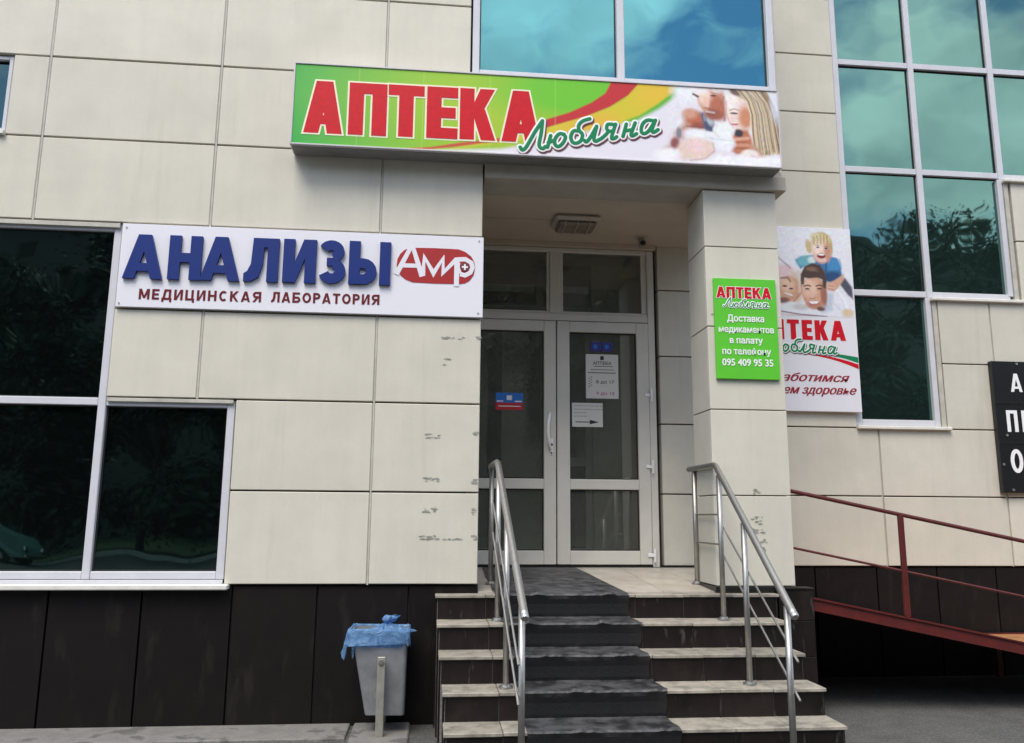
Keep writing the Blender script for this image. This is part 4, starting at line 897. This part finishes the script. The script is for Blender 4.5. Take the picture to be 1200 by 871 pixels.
E_(362, 232, 32, 19, (.22, .02, .03), .3); E_(362, 222, 24, 7, (.86, .82, .80), .4); L_([(305, 250), (340, 282), (390, 282)], 8, (.46, .22, .16), .010, .6)
# father
Y_([(-100, 760), (40, 600), (130, 570), (220, 590), (300, 640), (420, 480), (480, 470), (560, 540), (600, 620), (610, 760)], (.72, .73, .80), .014)
Y_([(400, 500), (450, 520), (440, 640), (360, 660), (370, 600)], (.52, .56, .66), .014); L_([(470, 480), (530, 560), (560, 640)], 12, (.84, .86, .90), .012, .8); L_([(430, 560), (500, 640)], 8, (.50, .54, .62), .012, .7); E_(200, 610, 60, 22, (.56, .54, .56), .7)
Y_([(395, 440), (450, 420), (500, 390), (530, 370), (530, 410), (480, 480), (450, 500), (405, 490)], (.60, .34, .24), .008); E_(432, 468, 32, 24, (.66, .40, .30), .5); L_([(415, 455), (455, 462)], 5, (.26, .10, .08), .005, .8); L_([(412, 478), (452, 484)], 5, (.26, .10, .08), .005, .8)
E_(305, 505, 92, 122, (.62, .34, .23), .13); E_(275, 470, 52, 70, (.76, .50, .38), .7); E_(378, 520, 24, 90, (.34, .14, .09), .6); E_(310, 600, 60, 28, (.46, .20, .14), .7)
Y_([(212, 440), (205, 370), (235, 310), (290, 285), (350, 300), (385, 350), (400, 420), (395, 480), (375, 470), (368, 410), (330, 395), (270, 400), (235, 395), (228, 450)], (.07, .035, .022), .007); E_(290, 330, 40, 16, (.20, .11, .07), .7); L_([(250, 330), (340, 350)], 6, (.24, .14, .09), .006, .6)
for a in (255, 345): L_([(a-24, 458), (a+2, 450), (a+24, 458)], 9, (.08, .04, .03), .005); E_(a, 478, 18, 6, (.05, .03, .03), .5); L_([(a-20, 492), (a+20, 492)], 4, (.40, .18, .12), .006, .7)
E_(292, 520, 17, 32, (.74, .47, .35), .6); L_([(275, 545), (292, 552), (312, 545)], 6, (.34, .12, .08), .006, .9); Y_([(258, 566), (350, 566), (330, 598), (280, 598)], (.40, .10, .08), .006); Y_([(264, 569), (344, 569), (325, 589), (284, 589)], (.88, .86, .84), .005); L_([(240, 545), (252, 585)], 6, (.42, .18, .12), .006, .7); L_([(362, 545), (356, 585)], 6, (.36, .14, .10), .006, .7)
E_(355, 628, 30, 16, (.14, .07, .06), .6)
L_([(-200, 640), (60, 640), (200, 665), (400, 685)], 10, (.20, .12, .13), .006, .9); L_([(60, 660), (300, 685)], 8, (.56, .40, .42), .006, .8); Y_([(-300, 690), (100, 668), (300, 690), (620, 692), (620, 760), (-300, 760)], (.78, .74, .70), .006); E_(555, 660, 45, 30, (.66, .50, .34), .6)
P.rough(2.3, .0, .03)
P.build('printed_photo', S4, YN-.0012, MT['print'])
bx_ = [2.50, 2.655, 2.805, 2.942, 3.062, 3.208]; bw_ = [.135, .12, .112, .098, .122, .142]
word(S4, 'АПТЕКА', bx_[0], 2.016, .182, bw_, .02, .27, .20, YN-.0022, .001, MT['redp'], tweak={i: bx_[i] for i in range(6)})
script_word(S4, 2.595, 1.93, .66, YN-.0052, .026, [(MT['greenp'], 0, 0, 0, 0), (MT['whitep'], .012, .0012, 0, 0), (MT['ink'], .014, .0020, .006, -.008)], shear_fix=.24)
def swoosh(pts_top, pts_bot, m, y, nm):
    bm = bmesh.new(); T_, B_ = smooth_line(pts_top, 6), smooth_line(pts_bot, 6)
    a = [bm.verts.new((x, y, z)) for x, z in T_]; b = [bm.verts.new((x, y, z)) for x, z in B_]
    for i in range(len(a)-1): bm.faces.new([a[i], a[i+1], b[i+1], b[i]])
    put(nm, bm, S4, (0, 0, 0), m)
swoosh([(2.80, 1.902), (3.0, 1.905), (3.175, 1.900), (3.33, 1.885), (3.452, 1.868)], [(2.80, 1.899), (3.0, 1.897), (3.175, 1.880), (3.33, 1.852), (3.452, 1.815)], MT['greenp'], YN-.0012, 'green_stripe')
swoosh([(2.85, 1.896), (3.0, 1.890), (3.175, 1.870), (3.33, 1.838), (3.452, 1.803)], [(2.85, 1.893), (3.0, 1.880), (3.175, 1.850), (3.33, 1.806), (3.452, 1.760)], MT['redp'], YN-.0012, 'red_stripe')
for k in range(3):      # heavy slanted print
    text_part(S4, 'Заботимся', 2.655+k*.0035, 1.640, .105, YN-.0012-k*.0003, MT['bred'], shear=.42, width=.70)
    text_part(S4, 'о вашем здоровье', 2.435+k*.0035, 1.528, .105, YN-.0012-k*.0003, MT['bred'], shear=.42, width=.975)
# --- black board at the right edge
S5 = root('black_sign', 'large black board with white capitals fixed to the right wall', 'sign', (5.2, YB, .68))
slab('board', 4.715, 5.75, YB-.05, YB-.003, .680, 1.868, MT['black'], S5, .004)
slab('board_ridge', 4.716, 5.749, YB-.053, YB-.0505, 1.20-.008+.28, 1.495, MT['black'], S5, .001); slab('board_ridge', 4.716, 5.749, YB-.053, YB-.0505, 1.112, 1.130, MT['black'], S5, .001)
def rw(ch, x, z, w, h): put('letter', poly_mesh(glyph(ch, w/h, .17, .15), 0, .003, h, h), S5, (x, YB-.0535, z), MT['whitep'])
rw('А', 4.882, 1.586, .112, .168); rw('П', 4.812, 1.222, .105, .195); rw('Р', 4.958, 1.222, .105, .195); rw('О', 4.812, .855, .118, .212)
bolt_me = tomesh('bolt', tubem([(0, 0, 0), (0, -.008, 0)], .012, 8), MT['steel'])
for x, z in ((4.96, 1.845), (4.80, 1.19), (4.742, .93), (4.81, .705)): put('bolt', bolt_me, S5, (x, YB-.05, z))
# --- notices on the door glass
YG = YD+.0185
S6 = root('opening_hours_notice', 'white opening hours sheet taped high on the right door glass', 'notice', (1.13, YG, 1.45), group='papers on the door glass')
slab('sheet', .990, 1.277, YG-.0012, YG, 1.455, 1.845, MT['paper'], S6, 0)
slab('emblem', 1.118, 1.150, YG-.0016, YG-.0013, 1.795, 1.830, MT['ink'], S6, 0)
text_part(S6, 'АПТЕКА', 1.135, 1.752, .040, YG-.0013, MT['ink'], off=.02, width=.165, align='CENTER')
bm = bmesh.new()
for x0, x1, z in ((1.06, 1.23, 1.735), (1.03, 1.24, 1.706)): bx(bm, x0, x1, YG-.0016, YG-.0013, z, z+.005)
for i in range(22): bx(bm, 1.01+i*.0112, 1.018+i*.0112, YG-.0016, YG-.0013, 1.676, 1.686)
for i in range(8): bx(bm, 1.014+(i % 2)*.018, 1.026+(i % 2)*.018, YG-.0016, YG-.0013, 1.555+i*.012, 1.562+i*.012)
put('print_lines', bm, S6, (0, 0, 0), MT['ink'])
text_part(S6, '8 до 17', 1.160, 1.588, .038, YG-.0013, MT['ink'], off=.01, width=.16, align='CENTER')
text_part(S6, '9 до 15', 1.160, 1.488, .038, YG-.0013, MT['pink'], off=.01, width=.16, align='CENTER')
S7 = root('arrow_notice', 'white sheet with black arrow pointing right on the right door glass', 'notice', (1.0, YG, 1.2), group='papers on the door glass')
slab('sheet', .866, 1.135, YG-.0012, YG, 1.206, 1.414, MT['paper'], S7, 0)
bm = bmesh.new(); bx(bm, .895, 1.04, YG-.0016, YG-.0013, 1.244, 1.252)
v = [bm.verts.new((x, YG-.0018, z)) for x, z in ((1.02, 1.228), (1.10, 1.248), (1.02, 1.268))]; bm.faces.new(v); put('arrow', bm, S7, (0, 0, 0), MT['ink'])
bm = bmesh.new()
for k, z in enumerate((1.385, 1.355, 1.325, 1.295)):
    x = .885
    while x < (1.11, 1.12, .98, 1.0)[k]:
        w = rnd.uniform(.012, .03); bx(bm, x, x+w, YG-.0016, YG-.0013, z, z+.006); x += w+.008
put('print_lines', bm, S7, (0, 0, 0), MT['camh'])
S8 = root('red_blue_sticker', 'blue and red sticker on the left door glass', 'sticker', (.32, YG, 1.34))
slab('upper_half', .205, .440, YG-.0012, YG, 1.402, 1.488, MT['stblue'], S8, 0); slab('lower_half', .205, .440, YG-.0012, YG, 1.340, 1.4015, MT['stred'], S8, 0)
bm = bmesh.new()
for x0, x1, z0, z1 in ((.215, .27, 1.41, 1.42), (.37, .43, 1.41, 1.42), (.30, .345, 1.425, 1.465), (.23, .42, 1.368, 1.376)): bx(bm, x0, x1, YG-.0017, YG-.0013, z0, z1)
put('print_lines', bm, S8, (0, 0, 0), MT['whitep'])
S9 = root('navy_sticker', 'pair of dark blue stickers above the opening hours sheet', 'sticker', (1.13, YG, 1.87))
for x in (1.035, 1.135): slab('sticker_sheet', x, x+.09, YG-.0012, YG, 1.872, 1.955, MT['stnavy'], S9, 0)
bm = bmesh.new()
for x in (1.055, 1.155): oval(bm, [(x+.022+.02*math.cos(a*.628), 1.914+.02*math.sin(a*.628)) for a in range(10)], YG-.0016, .0003)
put('print_lines', bm, S9, (0, 0, 0), MT['stblue'])

# ================================================================== LAMP AND SECURITY CAMERA under the porch ceiling
LP = root('ceiling_lamp', 'unlit oblong bulkhead lamp on the porch ceiling', 'lamp', (.80, .76, 2.84))
bm = bmesh.new(); bx(bm, .615, .985, .60, .90, 2.795, 2.8405, .02); put('housing', bm, LP, (0, 0, 0), MT['lamp'])
bm = bmesh.new(); bx(bm, .645, .955, .63, .87, 2.765, 2.7945, .018); put('diffuser', bm, LP, (0, 0, 0), MT['diff'])
bm = bmesh.new()
for x in (.70, .80, .90): tube(bm, [(x, .625, 2.795), (x, .64, 2.758), (x, .86, 2.758), (x, .875, 2.795)], .004, 6)
put('guard', bm, LP, (0, 0, 0), MT['lamp'])
CM = root('security_camera', 'small security camera in the corner of the porch ceiling', 'camera', (1.45, 1.1, 2.84))
put('mount', tubem([(1.45, 1.13, 2.841), (1.45, 1.13, 2.80)], [.03, .02], 12), CM, (0, 0, 0), MT['camh'])
put('camera_body', tubem([(1.46, 1.16, 2.795), (1.455, 1.13, 2.79), (1.44, 1.045, 2.775), (1.44, 1.044, 2.775)], [.018, .032, .032, .026], 14), CM, (0, 0, 0), MT['camh'])
put('lens', tubem([(1.4395, 1.043, 2.7748), (1.439, 1.036, 2.7735)], [.024, .020], 12), CM, (0, 0, 0), MT['dark'])

# ================================================================== LITTER BIN
BN = root('litter_bin', 'grey tapered metal litter bin on a post in front of the dark plinth', 'bin', (-.60, -.2, GZ))
bslab = bmesh.new(); bx(bslab, -.775, -.425, -.50, .01, GZ-.03, GZ+.022, .008); put('base_slab', bslab, BN, (0, 0, 0), MT['concrete'])
def bin_ring(z, w, d, cx, cy, n=6):
    """rounded square ring"""
    pts = []
    for i in range(4):
        a0 = math.pi/2*i
        for k in range(n+1):
            a = a0+math.pi/2*k/n; r = .022
            pts.append((cx+(w/2-r)*(1 if i in (0, 3) else -1)+r*math.cos(a), cy+(d/2-r)*(1 if i in (0, 1) else -1)+r*math.sin(a), z))
    return pts
def loft(bm, rings, cap0=False, cap1=False):
    R_ = [[bm.verts.new(p) for p in r] for r in rings]
    for a, b in zip(R_, R_[1:]):
        for i in range(len(a)): bm.faces.new([a[i], a[(i+1) % len(a)], b[(i+1) % len(a)], b[i]])
    if cap0: bm.faces.new(R_[0])
    if cap1: bm.faces.new(R_[-1])
BY = -.17
bm = bmesh.new(); loft(bm, [bin_ring(-.747, .232, .18, -.570, BY), bin_ring(-.742, .238, .186, -.570, BY), bin_ring(-.27, .338, .25, -.622, BY), bin_ring(-.255, .350, .262, -.623, BY), bin_ring(-.253, .330, .242, -.623, BY), bin_ring(-.70, .225, .17, -.575, BY)], cap0=True, cap1=True)
bmesh.ops.rotate(bm, verts=bm.verts, cent=(-.6, BY, -.5), matrix=Matrix.Rotation(math.radians(1), 3, 'Y')); put('bucket', bm, BN, (0, 0, 0), MT['binm'])
slab('post', -.622, -.575, -.345, -.318, GZ+.02, -.395, MT['binpost'], BN, .003)
slab('post', -.622, -.575, -.035, -.010, GZ+.02, -.395, MT['binpost'], BN, .003)
bm = tubem([(-.598, -.355, -.425), (-.598, -.30, -.425)], .011, 10); tube(bm, [(-.598, -.351, -.425), (-.598, -.346, -.425)], .018, 6); put('pivot_bolt', bm, BN, (0, 0, 0), MT['steel'])
# plastic bag over the rim
def bag():
    """thin film turned over the rim: uneven hem, pleats, a loose corner hanging out at the left and a twisted knot"""
    bm = bmesh.new(); rings = []; n_ = 24*4
    prof = [(-.13, .93, 0.), (-.05, .975, .2), (.002, .995, .25), (.013, 1.02, .4), (.008, 1.055, .5), (-.012, 1.07, .7), (-.032, 1.065, .9), (-.055, 1.075, 1.1), (-.078, 1.07, 1.3), (-.098, 1.09, 1.6)]
    for dz, s_, k in prof:
        base = bin_ring(-.252+dz, .346, .258, -.623, BY, 23); r = []
        for i, p in enumerate(base):
            a = i/len(base)*2*math.pi
            pl = abs(math.sin(a*6.5+dz*9))**.6*.7+abs(math.sin(a*13+1.1+dz*14))*.4+math.sin(a*29+dz*25)*.12-.5
            x = -.623+(p[0]+.623)*(s_+pl*.022*k); y = BY+(p[1]-BY)*(s_+pl*.03*k)
            hem = .5+.5*math.sin(a*2+.4)+.35*math.sin(a*5+1)+.2*math.sin(a*11)
            z = p[2]+(dz < 0)*dz*(hem-.75)*.55+.006*math.sin(a*7+1)*k
            lx = max(0, -(x+.623)-.13)
            fr_ = max(0, 1-abs(p[1]-(BY-.09))/.2)
            if k > .3: x -= lx*.40*k*fr_; z -= lx*.80*max(0, k-.5)*fr_
            r.append((x, y, z))
        rings.append(r)
    loft(bm, rings)
    kr = []
    for j in range(16):
        t = j/15; neck = .014+.004*math.sin(t*20); rr = .062*(1-t/.62)**1.1+neck if t < .62 else neck+.030*math.sin((t-.62)/.38*math.pi*.75)
        cx = -.590+.035*t+.01*math.sin(t*7); cy = BY-.03; cz = -.268+.098*t
        kr.append([(cx+rr*(2.1-1.1*min(1, t/.5))*math.cos(a*2*math.pi/28)*(1+.25*math.sin(a*1.57+j*.5)), cy+rr*math.sin(a*2*math.pi/28)*(1+.22*math.sin(a*2.1+j*.7)), cz+.009*math.sin(a*.9+j*.6)*(1 if t < .5 else .6)) for a in range(28)])
    loft(bm, kr, cap1=True)
    # crumpled film bridging from the knot to the rear rim
    g = [[bm.verts.new((-.72+.24*u_/12, BY-.05+.15*v_/6, -.262+.045*math.sin(math.pi*v_/6)*math.sin(math.pi*u_/12)**.5*(.6+.4*math.sin(u_*1.7+v_))+.006*math.sin(u_*3.1+v_*2))) for v_ in range(7)] for u_ in range(4, 13)]
    for a, b in zip(g, g[1:]):
        for k in range(6): bm.faces.new([a[k], a[k+1], b[k+1], b[k]])
    bmesh.ops.rotate(bm, verts=bm.verts, cent=(-.6, BY, -.5), matrix=Matrix.Rotation(math.radians(1), 3, 'Y')); return bm
tag(put('bin_bag', bag(), m=MT['bag'], smooth=True), 'crumpled blue plastic bag lining the grey litter bin', 'bin bag')

# ================================================================== ACROSS THE STREET (seen in the mirrored windows)
def tree(x, y, hgt, cr, label, seed, n=3600):
    r = random.Random(seed); T_ = root('tree', label, 'tree', (x, y, GZ), group='trees across the road')
    bm = bmesh.new(); tube(bm, [(0, 0, -.1), (.05, .02, hgt*.2), (.1, -.05, hgt*.45), (.0, .1, hgt*.8)], [.26, .2, .15, .05], 9)
    for k in range(7):
        a = r.uniform(0, 6.28); z0 = hgt*r.uniform(.22, .55); l = cr*r.uniform(.5, .85)
        tube(bm, [(.05, 0, z0), (l*.5*math.cos(a), l*.5*math.sin(a), z0+l*.4), (l*math.cos(a), l*math.sin(a), z0+l*.8)], [.09, .06, .02], 6)
    put('trunk', bm, T_, (x, y, GZ), MT['bark'], smooth=True)
    clumps = []
    for _ in range(46):
        a = r.uniform(0, 6.28); zz = r.uniform(.10, .95); ra = cr*math.sin(math.pi*min(.93, zz)**.8)**.6*math.sqrt(r.uniform(.15, 1)); clumps.append((ra*math.cos(a), ra*math.sin(a), hgt*zz, cr*r.uniform(.24, .42)))
    g = np.random.default_rng(seed); ca = np.array(clumps); c = ca[g.integers(0, len(ca), n)]
    unit = lambda v: v/(np.linalg.norm(v, axis=1, keepdims=True)+1e-9)
    q = g.uniform(.25, 1.06, n)
    p = c[:, :3]+unit(g.normal(size=(n, 3))*[1, 1, .8])*(c[:, 3]*q)[:, None]
    s_ = (np.where(q < .8, .15, .06)*g.uniform(.7, 1.3, n))[:, None]; u_ = unit(g.normal(size=(n, 3))); v_ = unit(np.cross(u_, g.normal(size=(n, 3))))
    V = np.stack([p-u_*s_, p+v_*s_*.6, p+u_*s_, p-v_*s_*.6], 1).reshape(-1, 3).astype(np.float32)
    me = bpy.data.meshes.new('crown'); me.vertices.add(len(V)); me.vertices.foreach_set('co', V.ravel()); me.loops.add(n*4); me.loops.foreach_set('vertex_index', np.arange(n*4, dtype=np.int32))
    me.polygons.add(n); me.polygons.foreach_set('loop_start', np.arange(n, dtype=np.int32)*4); me.update(calc_edges=True); me.materials.append(MT['leaf'])
    put('crown', me, T_, (x, y, GZ))
kinds = ['broad dark tree across the road behind the green car', 'tall full tree across the road reflected in the low window', 'rounded tree across the road opposite the laboratory board', 'slim tree across the road opposite the entrance', 'spreading tree across the road opposite the column',
         'dense tree across the road opposite the stair window', 'tall dark tree across the road right of the stair window', 'wide tree at the far right end of the road', 'bushy tree at the far left end of the road', 'leaning tree furthest along the road to the left']
for i, (x, y, h_, c_) in enumerate([(-17, -25.5, 10.6, 4.4), (-10.5, -25, 12.4, 4.6), (-4, -26.5, 12.6, 4.6), (2.5, -25, 12.4, 4.4), (9, -26.5, 13.0, 4.8), (16, -25.5, 13.4, 5.0), (23.5, -26.5, 15.6, 5.2), (32, -27, 15.4, 5.6), (-25, -27, 12.6, 4.8), (-33, -28, 13, 5.2)]):
    tree(x, y, h_, c_, kinds[i], 20+i, 26000 if abs(x) < 24 else 14000)
# apartment block beyond the trees
AB = root('apartment_block', 'long grey apartment block standing beyond the trees across the road', 'building', (20, -45, GZ))
put('wall', box(-34, 70, -56, -46, GZ, 19.6), AB, (0, 0, 0), MT['block']); put('roof', box(-34.5, 70.5, -56.5, -45.6, 19.605, 20.1), AB, (0, 0, 0), MT['roofm'])
wm = tomesh('window', box(0, 1.6, 0, .08, 0, 1.5), MT['gasket'])
for i in range(22):
    for j in range(6): put('window', wm, AB, (-32+i*4.6, -45.99, 1.2+j*3.0))
# old saloon car
CR = root('parked_car', 'old dark green saloon car parked across the road', 'car', (-13.8, -19.6, GZ))
bm = bmesh.new()
prof = [(-2.05, .35), (-2.1, .75), (-1.95, .90), (-1.2, .96), (-.75, 1.36), (.35, 1.40), (.95, .98), (1.85, .90), (2.05, .72), (2.08, .36), (1.65, .30), (-1.6, .30)]
L0 = [bm.verts.new((x, -.80 if z < .97 else -.64, z)) for x, z in prof]; R0 = [bm.verts.new((x, .80 if z < .97 else .64, z)) for x, z in prof]
for i in range(len(prof)): bm.faces.new([L0[i], L0[(i+1) % 12], R0[(i+1) % 12], R0[i]])
bm.faces.new(L0); bm.faces.new(R0[::-1]); bmesh.ops.bevel(bm, geom=bm.edges[:], offset=.04, segments=2, affect='EDGES')
put('body', bm, CR, (-13.8, -19.6, GZ), MT['carp'], smooth=False)
for y in (-.80, .80):
    for x0, x1 in ((-1.05, -.25), (-.18, .70)):
        bm = bmesh.new(); s_ = 1 if y > 0 else -1
        q = [(x0+(.28 if x0 < -.9 else .0), 1.32), (x1-(.30 if x1 > .6 else 0), 1.32), (x1, 1.0), (x0, 1.0)]
        vs = [bm.verts.new((x, s_*(.79-(z-.97)*.36)+s_*.02, z)) for x, z in q]; bm.faces.new(vs); put('side_window', bm, CR, (-13.8, -19.6, GZ), MT['glass'])
    for x in (-1.3, 1.3):
        w = put('wheel', tubem([(x, y*.86, .31), (x, y*1.06, .31)], .31, 20), CR, (-13.8, -19.6, GZ), MT['tyre']); WL[w.name] = Vector((-13.8, -19.6, GZ))
        put('rim', tubem([(x, y*1.06, .31), (x, y*1.08, .31)], .18, 14), w, (-13.8, -19.6, GZ), MT['chrome'])
for y in (-.6, .6): put('headlight', tubem([(2.05, y, .66), (2.11, y, .66)], .10, 12), CR, (-13.8, -19.6, GZ), MT['chrome'])
for x in (-2.13, 2.1): slab('bumper', -13.8+x-.04, -13.8+x+.04, -19.6-.8, -19.6+.8, GZ+.38, GZ+.50, MT['chrome'], CR, .01)
